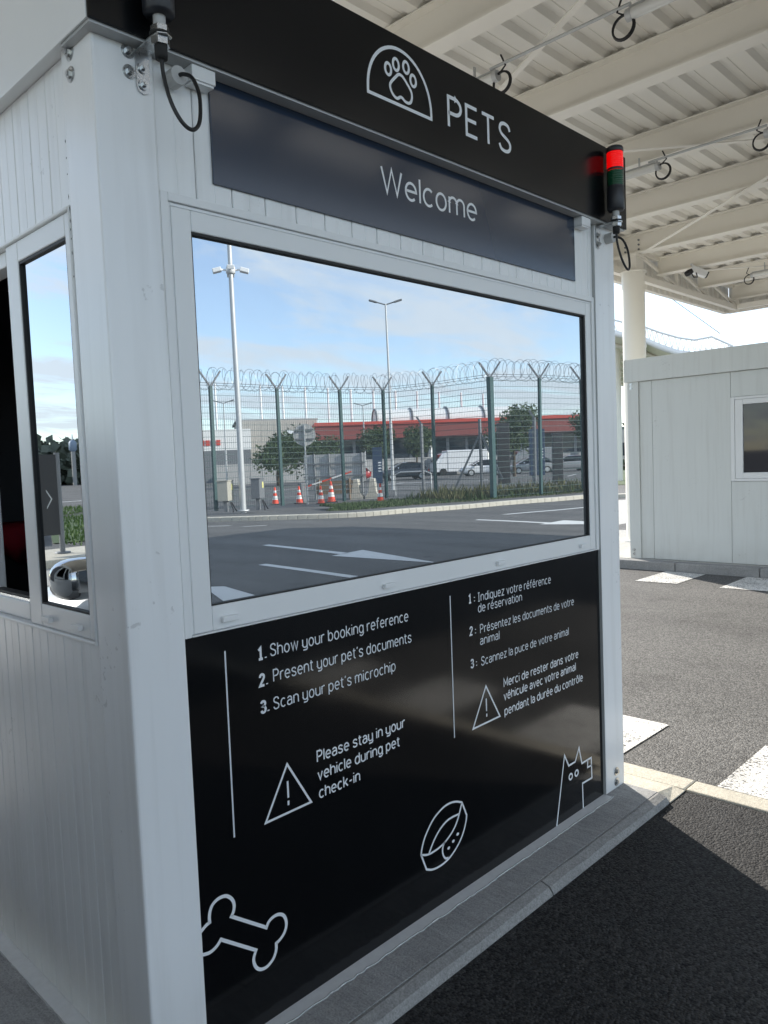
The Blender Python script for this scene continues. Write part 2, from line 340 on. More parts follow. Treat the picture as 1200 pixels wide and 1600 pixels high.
# booth island: broom-finished strip with a chamfered kerb stone edge
isl = struct(MB().box(-.62,2.30,-.148,3.3,-.25,-.015).build('concrete_island', 'concrete_rough'))
def kerb_stone(x0, x1, parent):
    s = MB(); g = .003; x0 += g; x1 -= g; j = random.uniform(-.002,.002)
    prof = [(-.150,-.30),(-.150,-.017+j),(-.158,-.016+j),(-.190,-.026+j),(-.203,-.045+j),(-.205,-.30)]
    vs = []
    n = 7
    for i in range(n+1):
        x = x0+(x1-x0)*i/n; w = random.uniform(-.003,.003)
        vs += [(x, y+(w if k in (2,3) else 0), z) for k,(y,z) in enumerate(prof)]
    m = len(prof); fs = [(i*m+k, (i+1)*m+k, (i+1)*m+k+1, i*m+k+1) for i in range(n) for k in range(m-1)]
    fs += [tuple(range(m)), tuple(range(n*m, n*m+m))[::-1]]
    s.add(vs, fs); s.build('kerb_stone', 'concrete_kerb', parent)
x = -.62
for x1 in (.38, 1.38, 2.30): kerb_stone(x, x1, isl); x = x1
# pale corner slab and flush stones running out from the island corner
MB().add([(2.302,-.203,-.046),(2.452,-.203,-.046),(2.302,-.150,-.017),(2.452,-.150,-.040),(2.302,3.3,-.017),(2.452,3.3,-.040),(2.302,-.203,-.3),(2.452,-.203,-.3),(2.452,3.3,-.3)],
         [(0,1,3,2),(2,3,5,4),(6,7,1,0),(7,8,5,3,1)]).build('corner_slab', 'concrete_pale', isl)
for a, b in ((-.205,-1.2),(-1.205,-2.2),(-2.205,-3.2),(-3.205,-4.2),(-4.205,-5.2)):
    MB().box(2.462,2.578,b,a,-.3,ZA+.012).build('flush_stone', 'concrete_pale', isl, bevel=.006)
for a, b in ((3.3,2.32),(2.315,1.32),(1.315,.32),(.315,-.2)):
    MB().box(2.456,2.578,b,a,-.3,ZA+.014).build('flush_stone', 'concrete_pale', isl, bevel=.006)
def marking(poly, name='road_marking', m='road_paint', z=.005): return struct(MB().sheet(poly, ZA+z).build(name, m))
for y in (-2.79,-1.79,-.79,.21,1.21,2.21): marking([(2.592,y),(3.225,y),(3.225,y+.5),(2.592,y+.5)])
for y in (-1.87,-.87,.13,1.13,2.10): marking([(7.68,y),(8.50,y),(8.53,y+.5),(7.66,y+.49)])
isl2 = struct(MB().box(8.70,12.2,-1.5,5.2,-.25,.06).build('concrete_island', 'concrete_slab'))
y = -1.5
while y < 5.1:
    MB().box(8.55,8.698,y+.003,min(5.2,y+.997),-.25,.058).build('kerb_stone', 'concrete_kerb', isl2, bevel=.015); y += 1
# reflected road: arrows and lane lines
for p in ([(8.36,-10.45),(8.20,-10.45),(7.88,-7.85),(8.08,-7.88)], [(7.66,-7.86),(8.50,-7.98),(7.79,-5.65)],
          [(6.32,-8.05),(6.47,-8.05),(6.20,-5.0),(6.04,-5.0)], [(4.60,-6.9),(4.78,-6.7),(4.45,-5.2),(3.9,-5.2)],
          [(14.60,-10.1),(14.43,-10.1),(14.12,-7.85),(14.34,-7.85)], [(13.85,-7.83),(14.98,-7.9),(14.5,-5.9)],
          [(16.1,-10.45),(16.13,-10.25),(19.2,-9.45),(19.2,-9.65)], [(10.6,-16.2),(10.72,-16.2),(11.1,-15.6),(10.98,-15.6)],
          [(10.85,-14.9),(11.0,-14.9),(11.5,-14.6),(11.4,-14.55)], [(19.8,-8.9),(19.9,-9.1),(24,-8.2),(24,-8.0)],
          [(9.6,-5.2),(10.4,-5.5),(10.4,-5.38),(9.6,-5.08)]):
    marking(p, m='line_paint', z=.006)
# curved kerb and verge beyond the road (seen in the window)
KN = [(6.5,-27.5),(8.9,-22.6),(11.67,-17.72),(12.84,-15.9),(14.32,-14.2),(16.12,-13.53),(18.08,-13.10),(20.28,-12.52),(22.69,-11.85),(26.5,-10.9),(31,-9.9),(38,-8.6)]
def offset_poly(P, d):
    out = []
    for i, p in enumerate(P):
        a = Vector(P[max(0,i-1)]); b = Vector(P[min(len(P)-1,i+1)]); t = (b-a).normalized(); out.append((p[0]+t.y*d, p[1]-t.x*d))
    return out
def densify(P, n):
    out = []
    for i in range(len(P)-1):
        p0 = Vector(P[max(0,i-1)]); p1 = Vector(P[i]); p2 = Vector(P[i+1]); p3 = Vector(P[min(len(P)-1,i+2)])
        for k in range(n):
            t = k/n
            q = .5*((2*p1)+(-p0+p2)*t+(2*p0-5*p1+4*p2-p3)*t*t+(-p0+3*p1-3*p2+p3)*t**3); out.append(tuple(q))
    out.append(tuple(P[-1])); return out
KD = densify(KN, 8); K2 = offset_poly(KD, .28); K3 = offset_poly(KD, 1.5); K4 = offset_poly(KD, 60)
def strip(A, B, z): 
    n = len(A); return MB().add([(x,y,z) for x,y in A]+[(x,y,z) for x,y in B], [(i,i+1,n+i+1,n+i) for i in range(n-1)])
pav = struct(strip(K2, K3, .06).build('pavement', 'asphalt'))
for i in range(0, len(KD)-1):
    a, b = Vector(KD[i]), Vector(KD[i+1]); c, d = Vector(K2[i]), Vector(K2[i+1]); e = (b-a)*.004
    MB().add([(*(a+e),-.2),(*(b-e),-.2),(*(d-e),-.2),(*(c+e),-.2),(*(a+e),.075),(*(b-e),.075),(*(d-e),.075),(*(c+e),.075)],
             [(0,3,2,1),(4,5,6,7),(0,1,5,4),(1,2,6,5),(2,3,7,6),(3,0,4,7)]).build('kerb_stone', 'concrete_pale', pav, bevel=.02)
K5 = offset_poly(KD, 5.0)
struct(strip(K3[28:], K5[28:], .064).build('verge', 'soil'))
# ------------------------------------------------------------------ grass and weeds
def grass(name, pts_fn, n, h0, h1, m, label):
    s = MB()
    for _ in range(n):
        x, y, z, k = pts_fn(); h = random.uniform(h0,h1)*k; a = random.uniform(0,6.28); w = random.uniform(.012,.03)*k**.5; lx, ly = random.uniform(-.4,.4)*h, random.uniform(-.4,.4)*h
        dx, dy = math.cos(a)*w, math.sin(a)*w
        s.add([(x-dx,y-dy,z),(x+dx,y+dy,z),(x+lx*.5+dx*.6,y+ly*.5+dy*.6,z+h*.6),(x+lx,y+ly,z+h)], [(0,1,2),(0,2,3)])
    o = s.build(name, m); o['kind'] = 'stuff'; o['label'] = label; o['category'] = 'grass'; return o
def verge_pt():
    i = random.randint(28, len(KD)-2); t = random.random()**1.3; a = Vector(K3[i]).lerp(Vector(K3[i+1]), random.random()); b = Vector(K5[i]).lerp(Vector(K5[i+1]), random.random())
    p = a.lerp(b, t); k = .3 if t < .12 else (.45 if p.x < 20 else random.choice((.5,.8,1.3))); return p.x, p.y, .06, k
grass('verge_grass', verge_pt, 15000, .08, .28, 'grass', 'short green grass along the verge below the green fence')
def weed_pt():
    i = random.randint(52, len(KD)-2); p = Vector(K3[i]).lerp(Vector(K5[i]), random.uniform(.2,.9)); return p.x, p.y, .06, random.uniform(.7,1.8)
grass('verge_weeds', weed_pt, 4000, .15, .35, 'grass_dry', 'dry taller weeds on the verge near the fence corner')

# ------------------------------------------------------------------ lettering
def arc(cx, cy, rx, ry, a0, a1, n=14): return [(cx+rx*math.cos(R(a0+(a1-a0)*k/n)), cy+ry*math.sin(R(a0+(a1-a0)*k/n))) for k in range(n+1)]
def spl(P, n=5):
    P = [Vector(p) for p in P]; out = []
    for i in range(len(P)-1):
        a, b, c, d = P[max(0,i-1)], P[i], P[i+1], P[min(len(P)-1,i+2)]
        for k in range(n):
            t = k/n; out.append(tuple(.5*((2*b)+(c-a)*t+(2*a-5*b+4*c-d)*t*t+(-a+3*b-3*c+d)*t**3)))
    return out+[tuple(P[-1])]
XH = .715
bowl = arc(.23,XH/2,.23,XH/2,0,360,24)
S_ = [(.40,.56),(.345,.675),(.21,XH),(.075,.665),(.03,.54),(.09,.43),(.22,.365),(.35,.29),(.41,.18),(.355,.045),(.21,0),(.07,.04),(.01,.155)]
def up(P): return [(x*1.18, y*1/XH) for x, y in P]
E_ = [(.01,.37),(.455,.37)]+arc(.23,XH/2,.23,XH/2,2,312,22)
def arch(x0, w): return [(x0,XH-.25)]+arc(x0+w/2,XH-.25,w/2,.25,180,0,12)+[(x0+w,0)]
G = {  # single-line letter shapes: (advance, strokes)
 'o':(.46,[bowl]), 'e':(.46,[E_]), 'c':(.42,[arc(.23,XH/2,.23,XH/2,48,312,20)]), 'd':(.46,[bowl,[(.46,0),(.46,1)]]), 'b':(.46,[bowl,[(0,0),(0,1)]]),
 'p':(.46,[bowl,[(0,-.26),(0,XH)]]), 'q':(.46,[bowl,[(.46,-.26),(.46,XH)]]), 'g':(.46,[bowl,[(.46,XH),(.46,-.04)]+arc(.24,-.04,.22,.22,0,-150,10)]),
 'n':(.44,[[(0,0),(0,XH)],arch(0,.44)]), 'h':(.44,[[(0,0),(0,1)],arch(0,.44)]), 'm':(.74,[[(0,0),(0,XH)],arch(0,.37),arch(.37,.37)]),
 'r':(.26,[[(0,0),(0,XH)],[(0,XH-.25)]+arc(.22,XH-.25,.22,.25,180,68,8)]), 'u':(.44,[[(0,XH),(0,.25)]+arc(.22,.25,.22,.25,180,360,12),[(.44,XH),(.44,0)]]),
 'i':(0,[[(0,0),(0,XH)],[(0,.90),(0,.985)]]), 'l':(0,[[(0,0),(0,1)]]), 't':(.26,[[(.09,.93),(.09,.17)]+arc(.26,.17,.17,.17,180,275,7),[(-.03,XH),(.27,XH)]]),
 'f':(.27,[arc(.28,.80,.18,.20,80,180,8)+[(.10,0)],[(-.03,XH),(.26,XH)]]), 's':(.42,[spl(S_)]), 'k':(.42,[[(0,0),(0,1)],[(.40,XH),(0,.27)],[(.15,.41),(.43,0)]]),
 'a':(.42,[arc(.215,.49,.2,XH-.49,155,0,10)+[(.42,0)],[(.42,.41)]+arc(.18,.205,.18,.205,90,270,12)+[(.30,.02),(.42,.14)]]),
 'v':(.42,[[(0,XH),(.21,0),(.42,XH)]]), 'w':(.66,[[(0,XH),(.165,0),(.33,XH),(.495,0),(.66,XH)]]), 'z':(.40,[[(.01,XH),(.39,XH),(0,0),(.41,0)]]),
 'y':(.44,[[(0,XH),(0,.25)]+arc(.22,.25,.22,.25,180,360,12),[(.44,XH),(.44,-.08)]+arc(.34,-.08,.10,.15,0,-90,6)+[(.04,-.23)]]),
 '\u00e9':(.46,[E_,[(.19,.83),(.33,1.0)]]), '\u00f4':(.46,[bowl,[(.09,.83),(.23,.99),(.37,.83)]]), '\u2019':(.05,[[(.06,1.0),(.0,.80)]]), '-':(.28,[[(.0,.37),(.28,.37)]]),
 '.':(0,[[(0,0),(0,.10)]]), ':':(0,[[(0,.05),(0,.15)],[(0,.50),(0,.60)]]), ' ':(.08,[]),
 'S':(.49,[spl(up(S_))]), 'P':(.47,[[(0,0),(0,1),(.24,1)]+arc(.24,.735,.23,.265,90,-90,12)+[(0,.47)]]), 'I':(.26,[[(.13,0),(.13,1)],[(0,0),(.26,0)],[(0,1),(.26,1)]]),
 'M':(.60,[[(0,0),(0,1),(.30,.30),(.60,1),(.60,0)]]), 'W':(.84,[[(0,1),(.21,0),(.42,1),(.63,0),(.84,1)]]), 'E':(.42,[[(.42,1),(0,1),(0,0),(.42,0)],[(0,.52),(.39,.52)]]), 'T':(.50,[[(0,1),(.50,1)],[(.25,1),(.25,0)]]),
 '1':(.38,[[(0,.80),(.20,1),(.20,0)],[(0,0),(.38,0)]]), '2':(.46,[spl([(.02,.74),(.06,.92),(.23,1),(.40,.92),(.44,.74),(.35,.54),(.18,.30)])+[(.01,0),(.46,0)]]),
 '3':(.46,[spl([(.02,.83),(.09,.96),(.23,1),(.39,.93),(.43,.76),(.36,.60),(.19,.54)])+spl([(.20,.54),(.38,.47),(.46,.27),(.39,.07),(.23,0),(.07,.05),(0,.19)])[1:]]),
}
def text(body, x0, x1, z, cap, y, parent, m='letter_white', w=.0045, gap=.20):
    adv = 0; items = []
    for ch in body:
        a, st = G[ch]; items.append((adv, st)); adv += a+gap
    adv -= gap; k = (x1-x0-w)/max(adv, 1e-6); ch_ = cap-w; mb = MB()
    for off, st in items:
        for q in st:
            mb.stroke([(x0+w/2+(off+px)*k, z+w/2+pz*ch_) for px, pz in q], w, y, closed=(q is bowl))
            y -= 1e-5
    return mb.build('lettering', m, parent)
def stroke_obj(name, strokes, w, y, parent, m='letter_white'):
    s = MB()
    for k, (pts, closed) in enumerate(strokes): s.stroke(pts, w, y, closed)
    return s.build(name, m, parent)
def smooth(P, closed=False, n=6):
    P = [Vector(p) for p in P]
    if closed and (P[0]-P[-1]).length < 1e-6: P = P[:-1]
    m = len(P); out = []
    for i in range(m if closed else m-1):
        g = (lambda j: P[j % m]) if closed else (lambda j: P[min(max(j,0), m-1)])
        p0,p1,p2,p3 = g(i-1),g(i),g(i+1),g(i+2)
        for k in range(n):
            t = k/n; out.append(.5*((2*p1)+(-p0+p2)*t+(2*p0-5*p1+4*p2-p3)*t*t+(-p0+3*p1-3*p2+p3)*t**3))
    if not closed: out.append(P[-1])
    return out
def ell(cx, cz, rx, rz, n=20): return [(cx+rx*math.cos(2*math.pi*k/n), cz+rz*math.sin(2*math.pi*k/n)) for k in range(n)]

# ------------------------------------------------------------------ pets booth
W, D = 2.298, 2.45           # outer width and depth
YP = .012                    # plane of cladding behind the posts
booth = thing('check_in_booth', 'white check-in booth with black PETS signs and a mirrored window, nearest the camera', 'booth', (W/2, D/2, -.015))
def part(mb, name, m, parent=booth, bevel=0): return mb.build(name, m, parent, bevel)
# corner posts: near-left, near-right, back ones
def post(x0, x1, y0, y1):
    p = part(MB().box(x0,x1,y0,y1,-.014,2.44), 'corner_post', 'white_post', bevel=.006)
    return p
p1 = post(0,.146,0,.150); p2 = post(2.132,W,0,.150); post(0,.146,D-.15,D); post(2.152,W,D-.15,D)
def bolt(c, n, parent, r=.0115):
    c = Vector(c); n = Vector(n)
    b = MB(); b.disc(c, n, r*1.65, .002, 20); b.disc(c+n*.002, n, r*1.5, .0015, 20); b.disc(c+n*.003, n, r*.9, .007, 6); b.disc(c+n*.009, n, r*.55, .003, 10)
    b.build('bolt', 'steel', parent)
for x, z in ((.084,2.374),(.085,2.330)): bolt((x,0,z), (0,-1,0), p1, .0095)
for y, z in ((.100,2.380),(.101,2.334)): bolt((0,y,z), (-1,0,0), p1, .0105)
for z in (.063,.017): bolt((2.222,0,z), (0,-1,0), p2)
# roof and fascias
rf = part(MB().box(-.02,W+.03,-.035,D+.03,2.40,2.66), 'roof', 'white_clean')
sign = part(MB().box(-.024,W+.036,-.042,-.0355,2.392,2.69), 'fascia_sign', 'black_fascia', bevel=.0015)
sign['label'] = 'glossy black fascia sign with paw symbol and PETS'
part(MB().box(-.0195,W+.03,-.0350,.10,2.386,2.3985), 'fascia_channel', 'grey_trim')
part(MB().box(-.026,-.0205,-.0352,D+.03,2.392,2.69), 'side_fascia', 'white_clean', bevel=.001)
part(MB().box(W+.0305,W+.036,-.035,D+.03,2.392,2.69), 'side_fascia', 'white_clean')
# fascia artwork
YS = -.0428
text('PETS', 1.147, 1.493, 2.488, .103, YS, sign, 'letter_white', .0115, .21)
arch = [(.795,2.491)]+[(.9315+.1365*math.cos(math.pi-math.pi*k/28), 2.505+.145*math.sin(math.pi*k/28)) for k in range(29)]+[(1.068,2.491)]
stroke_obj('paw_arch', [(arch, True)], .0096, YS, sign)
PAD = [(0.888,2.541),(0.913,2.568),(0.927,2.579),(0.943,2.577),(0.961,2.563),(0.978,2.546),(0.981,2.529),(0.975,2.514),(0.964,2.508),(0.95,2.509),(0.938,2.515),(0.929,2.515),(0.917,2.508),(0.904,2.51),(0.891,2.522)]
stroke_obj('paw_pad', [(smooth(PAD, True, 4), True)], .0086, YS, sign)
for x, z in [(0.881,2.580),(0.915,2.603),(0.959,2.609),(0.989,2.580)]: stroke_obj('paw_toe', [(ell(x,z,.0125,.0165), True)], .0086, YS, sign)
cs = MB(); rc = random.Random(3)
for z, h in ((2.20,.010),(2.165,.006),(2.075,.014),(2.045,.020),(2.022,.012),(2.005,.008),(1.985,.006),(1.95,.012),(1.90,.005),(2.13,.004)):
    yv = .1508+rc.uniform(-.001,.001); cs.add([(-.0006,yv,z),(-.0006,yv-.0035*rc.uniform(.6,1.3),z+h*.4),(-.0006,yv-.001,z+h),(-.0006,yv+.0015,z+h*.6)], [(0,1,2,3)])
o = cs.build('chipped_sealant', 'dark_void', p1); o['kind'] = 'stuff'
# front upper cladding: ribbed steel strips behind the Welcome panel
fw = part(MB().box(.146,2.132,.030,.075,2.06,2.40), 'front_wall', 'white_panel')
def plank_front(x0, x1, z0, z1):
    g = .0012; xm = (x0+x1)/2
    s = MB(); ys = .012; e = .0022
    prof = [(x0+g,.0302),(x0+g,ys+e),(x0+g+e,ys),(xm-.0016,ys),(xm,ys+.0012),(xm+.0016,ys),(x1-g-e,ys),(x1-g,ys+e),(x1-g,.0302)]
    n = len(prof); s.add([(x,y,z0) for x,y in prof]+[(x,y,z1) for x,y in prof], [(k,k+1,n+k+1,n+k) for k in range(n-1)]); s.build('plank', 'white_panel', fw)
x = .148
while x < 2.13: plank_front(x, min(2.131, x+.1025), 2.094, 2.385); x += .1025
# Welcome panel
wel = part(MB().box(.296,1.985,.0052,.0112,2.138,2.4025), 'welcome_sign', 'welcome_film', bevel=.001)
text('Welcome', .882, 1.347, 2.245, .080, .0045, wel, 'letter_white', .0080, .17)
# front window: outer frame, sash, mirrored pane
WX0, WX1, WZ0, WZ1 = .148, 2.131, 1.047, 2.0925
def frame(name, x0,x1,z0,z1, wl,wr,wb,wt, y0,y1, m, parent, bevel=.003):
    f = MB(); f.box(x0,x0+wl,y0,y1,z0,z1); f.box(x1-wr,x1,y0,y1,z0,z1); f.box(x0+wl+.0004,x1-wr-.0004,y0,y1,z0,z0+wb); f.box(x0+wl+.0004,x1-wr-.0004,y0,y1,z1-wt,z1)
    return f.build(name, m, parent, bevel)
win = frame('window', WX0,WX1,WZ0,WZ1, .020,.020,.004,.020, .006,.07, 'white_pvc', booth)
win['label'] = 'wide fixed window with white frame'
frame('bead', WX0+.021,WX1-.021,WZ0+.005,WZ1-.021, .007,.007,.0005,.007, .0135,.06, 'white_pvc', win, .001)
frame('sash', WX0+.0285,WX1-.0285,WZ0+.0056,WZ1-.029, .0525,.036,.0605,.0495, .0105,.06, 'white_pvc', win)
frame('gasket', .2294,2.0662,1.1134,2.0138, .0025,.010,.003,.006, .014,.048, 'gasket', win, 0)
MB().box(.2322,2.0560,.024,.030,1.1166,2.0076).build('pane', 'mirror_glass', win)
for x0, x1 in ((.252,.300),(.826,.872),(1.401,1.447),(1.971,2.017)):
    s = MB(); s.bbox(x0,x1,-.003,.0102,1.070,1.084,.002); s.build('drain_cap', 'white_pvc', win)
# information panel
info = part(MB().box(.1475,2.130,YP,.03,-.012,1.0455), 'info_panel', 'black_film', bevel=.001)
info['label'] = 'glossy black lower panel with bilingual instructions and pet drawings'
part(MB().box(.12,2.15,.0305,.075,-.013,1.06), 'front_wall', 'white_panel')
part(MB().box(2.1303,2.1318,.0,.03,-.010,2.39), 'joint_seal', 'grey_trim')
YT = YP-.0007
for t, x0, x1, z, cap in (('Show your booking reference',.398,.936,.952,.0345),('Present your pet\u2019s documents',.404,.947,.883,.0345),('Scan your pet\u2019s microchip',.400,.870,.809,.0345)):
    text(t, x0, x1, z, cap, YT, info, 'letter_dim', .0036)
for t, z in (('1.',.949),('2.',.879),('3.',.808)): text(t, .358, .387, z, .036, YT, info, 'letter_white', .0068, .28)
for t, x0, x1, z in (('Please stay in your',.540,.902,.623),('vehicle during pet',.540,.876,.571),('check-in',.542,.702,.519)): text(t, x0, x1, z, .0345, YT, info, 'letter_white', .0044)
for t, x0, x1, z in (('Indiquez votre r\u00e9f\u00e9rence',1.292,1.756,.956),('de r\u00e9servation',1.291,1.558,.918),('Pr\u00e9sentez les documents de votre',1.299,1.922,.844),('animal',1.297,1.411,.803),('Scannez la puce de votre animal',1.299,1.877,.730)):
    text(t, x0, x1, z, .0325, YT, info, 'letter_dim', .0034)
for t, z in (('1 :',.957),('2 :',.846),('3 :',.733)): text(t, 1.240, 1.276, z, .033, YT, info, 'letter_white', .0056, .25)
for t, x0, x1, z in (('Merci de rester dans votre',1.427,1.947,.623),('v\u00e9hicule avec votre animal',1.425,1.925,.575),('pendant la dur\u00e9e du contr\u00f4le',1.427,1.978,.519)): text(t, x0, x1, z, .0345, YT, info, 'letter_white', .0044)
stroke_obj('divider_line', [([(.2600,.996),(.2585,.518)], False)], .0045, YT, info, 'letter_dim')
stroke_obj('divider_line', [([(1.143,1.0),(1.141,.521)], False)], .0045, YT, info, 'letter_dim')
stroke_obj('warning_triangle', [([(.436,.652),(.357,.519),(.513,.521)], True), ([(.435,.606),(.435,.560)], False), ([(.4348,.552),(.4345,.540)], False)], .0062, YT, info)
stroke_obj('warning_triangle', [([(1.322,.654),(1.242,.523),(1.399,.526)], True), ([(1.3215,.61),(1.3215,.565)], False), ([(1.3215,.556),(1.3215,.545)], False)], .0062, YT, info)
BONE = [[(0.1478,0.323),(0.163,0.332),(0.174,0.335)],[(0.174,0.335),(0.174,0.349),(0.178,0.365),(0.187,0.377),(0.203,0.383),(0.222,0.381),(0.235,0.372),(0.244,0.359),(0.247,0.345),(0.244,0.331),(0.237,0.321)],[(0.237,0.321),(0.342,0.242)],[(0.342,0.242),(0.351,0.254),(0.366,0.26),(0.383,0.259),(0.398,0.25),(0.406,0.235),(0.407,0.217),(0.399,0.2),(0.384,0.189),(0.371,0.185)],[(0.371,0.185),(0.37,0.168),(0.363,0.153),(0.352,0.143),(0.336,0.137),(0.318,0.14),(0.305,0.151),(0.298,0.167),(0.298,0.182),(0.306,0.198)],[(0.306,0.198),(0.203,0.277)],[(0.203,0.277),(0.193,0.268),(0.181,0.262),(0.167,0.26),(0.1478,0.2645)]]
bp = []
for seg in BONE:
    q = smooth(seg, False, 5); bp += [tuple(p) for p in (q if not bp else q[1:])]
stroke_obj('bone_drawing', [(bp, False)], .0088, YT, info)
C1 = [(0.954,0.192),(0.959,0.212),(0.972,0.238),(0.991,0.261),(1.015,0.283),(1.043,0.298),(1.076,0.308),(1.11,0.309),(1.141,0.302),(1.168,0.29)]
C2 = [(1.191,0.238),(1.187,0.219),(1.174,0.191),(1.155,0.166),(1.129,0.145),(1.097,0.128),(1.063,0.12),(1.03,0.119),(1.001,0.124),(0.977,0.135)]
C3 = [(0.954,0.192),(0.984,0.181),(1.012,0.179),(1.048,0.182),(1.079,0.191),(1.11,0.207),(1.133,0.227),(1.15,0.253),(1.167,0.288)]
C4 = [(0.992,0.182),(1.008,0.203),(1.03,0.226),(1.058,0.245),(1.088,0.256),(1.119,0.258),(1.149,0.256)]
C5 = [(1.073,0.19),(1.063,0.179),(1.059,0.163),(1.063,0.146),(1.073,0.133),(1.088,0.129)]
col_out = [tuple(p) for p in smooth(C1,False,4)]+[tuple(p) for p in smooth(C2,False,4)]
stroke_obj('collar_drawing', [(col_out, True)]+[(smooth(c,False,4), False) for c in (C3,C4,C5)], .0068, YT, info)
s = MB()
for x, z in [(1.091,0.161),(1.116,0.175),(1.14,0.19)]: s.add([(px, YT, pz) for px, pz in ell(x,z,.007,.005)], [tuple(range(20))])
s.build('collar_stud', 'letter_white', info)
DOG = [(1.753,-0.0115),(1.823,0.253),(1.853,0.201),(1.903,0.202),(1.935,0.251),(1.955,0.179),(2.031,0.18),(2.033,0.093),(1.956,0.094),(1.958,-0.0115)]
stroke_obj('dog_drawing', [(DOG, False), ([(2.002,.179),(2.0,.148),(2.0325,.147)], False), (ell(1.866,.152,.0125,.0115), True), (ell(1.912,.152,.0125,.0115), True)], .0076, YT, info)
# ledge strip at the foot with wavy mortar bead
led = part(MB().box(.1465,2.1315,-.030,YP+.02,-.0148,-.0125), 'base_flashing', 'sealant')
s = MB(); pts = [(.10+i*.02, -.030+random.uniform(-.004,.004), -.014) for i in range(103)]; s.tube(pts, .0025, 6); s.build('sealant_bead', 'grey_trim', led)
# left side wall: ribbed strips below and above the window, opening for the sliding window
XP = .012
sw = part(MB().box(.030,.075,.150,D-.15,-.012,1.03), 'side_wall', 'white_panel')
sw2 = part(MB().box(.030,.075,.150,D-.15,2.06,2.395), 'side_wall', 'white_panel')
def plank_side(y0, y1, z0, z1, parent):
    g = .0012; ym = (y0+y1)/2; e = .0022
    prof = [(y0+g,.0302),(y0+g,XP+e),(y0+g+e,XP),(ym-.0016,XP),(ym,XP+.0011),(ym+.0016,XP),(y1-g-e,XP),(y1-g,XP+e),(y1-g,.0302)]
    n = len(prof); s = MB(); s.add([(x,y,z0) for y,x in prof]+[(x,y,z1) for y,x in prof], [(k,n+k,n+k+1,k+1) for k in range(n-1)]); s.build('plank', 'white_panel', parent)
y = .1665
while y < D-.155:
    plank_side(y, min(D-.152, y+.1015), -.010, 1.034, sw); plank_side(y, min(D-.152, y+.1015), 2.0705, 2.3985, sw2); y += .1015
part(MB().box(.0105,.03,.1505,.1662,-.010,2.3985), 'wall_trim', 'white_panel')
part(MB().box(-.03,.03,.150,D-.15,-.0148,-.0112), 'base_flashing', 'sealant')
s = MB(); pts = [(-.030+random.uniform(-.004,.004), .1+i*.03, -.014) for i in range(75)]; s.tube(pts, .0025, 6); s.build('sealant_bead', 'grey_trim', sw)
# side window
def frame_y(name, y0,y1,z0,z1, wl,wr,wb,wt, x0,x1, m, parent, bevel=.003):
    f = MB(); f.box(x0,x1,y0,y0+wl,z0,z1); f.box(x0,x1,y1-wr,y1,z0,z1); f.box(x0,x1,y0+wl+.0004,y1-wr-.0004,z0,z0+wb); f.box(x0,x1,y0+wl+.0004,y1-wr-.0004,z1-wt,z1)
    return f.build(name, m, parent, bevel)
sway = frame_y('side_window', .167,1.42,1.036,2.069, .006,.02,.010,.008, .003,.085, 'white_pvc', booth)
frame_y('sash', .1735,.572,1.0465,2.0605, .034,.078,.060,.052, .0105,.045, 'white_pvc', sway)
frame_y('gasket', .208,.4935,1.107,2.008, .003,.006,.005,.007, .0125,.044, 'gasket', sway, 0)
MB().box(.020,.026,.2112,.4873,1.1122,2.0008).build('pane', 'side_glass', sway)
frame_y('track', .5725,1.399,1.0465,2.0605, .030,.02,.050,.04, .022,.07, 'white_pvc', sway)
MB().box(.028,.064,.603,1.379,1.0966,1.1045).build('track_rail', 'steel', sway)
MB().box(.03,.06,.6028,1.379,1.1060,1.1120).build('gasket', 'gasket', sway)
frame_y('sash', .90,1.399,1.097,2.020, .06,.06,.06,.05, .046,.07, 'white_pvc', sway)
for yy in (.245,.42):
    s = MB(); s.bbox(-.003,.0102,yy,yy+.045,1.065,1.078,.002); s.build('drain_cap', 'white_pvc', sway)
# rest of the shell and the dark room inside
part(MB().box(.146,2.15,D-.06,D-.02,-.012,2.39), 'back_wall', 'white_panel')
part(MB().box(W-.06,W-.02,.15,D-.15,-.012,2.39), 'side_wall', 'white_panel')
part(MB().box(.08,W-.065,.08,D-.065,-.013,.004), 'floor', 'interior')
inn = MB(); inn.box(.0755,.0785,1.43,D-.07,.01,2.36); inn.box(.0755,.0785,.151,1.42,.01,1.03); inn.box(W-.07,W-.066,.08,D-.07,.01,2.36); inn.box(.08,W-.07,D-.07,D-.066,.01,2.36); inn.box(.0755,W-.07,.0765,.0795,.01,2.36); inn.box(.08,W-.07,.08,D-.07,2.362,2.37)
part(inn, 'inner_lining', 'interior')
# junction boxes under the fascia
for x0, x1 in ((.228,.292),(1.985,2.052)):
    b = MB(); b.box(x0,x1,-.030,.0115,2.352,2.3855); o = part(b, 'junction_box', 'white_clean', bevel=.002)
    MB().box(x0+.004,x1-.004,-.026,.008,2.347,2.3518).build('cover', 'white_clean', o)
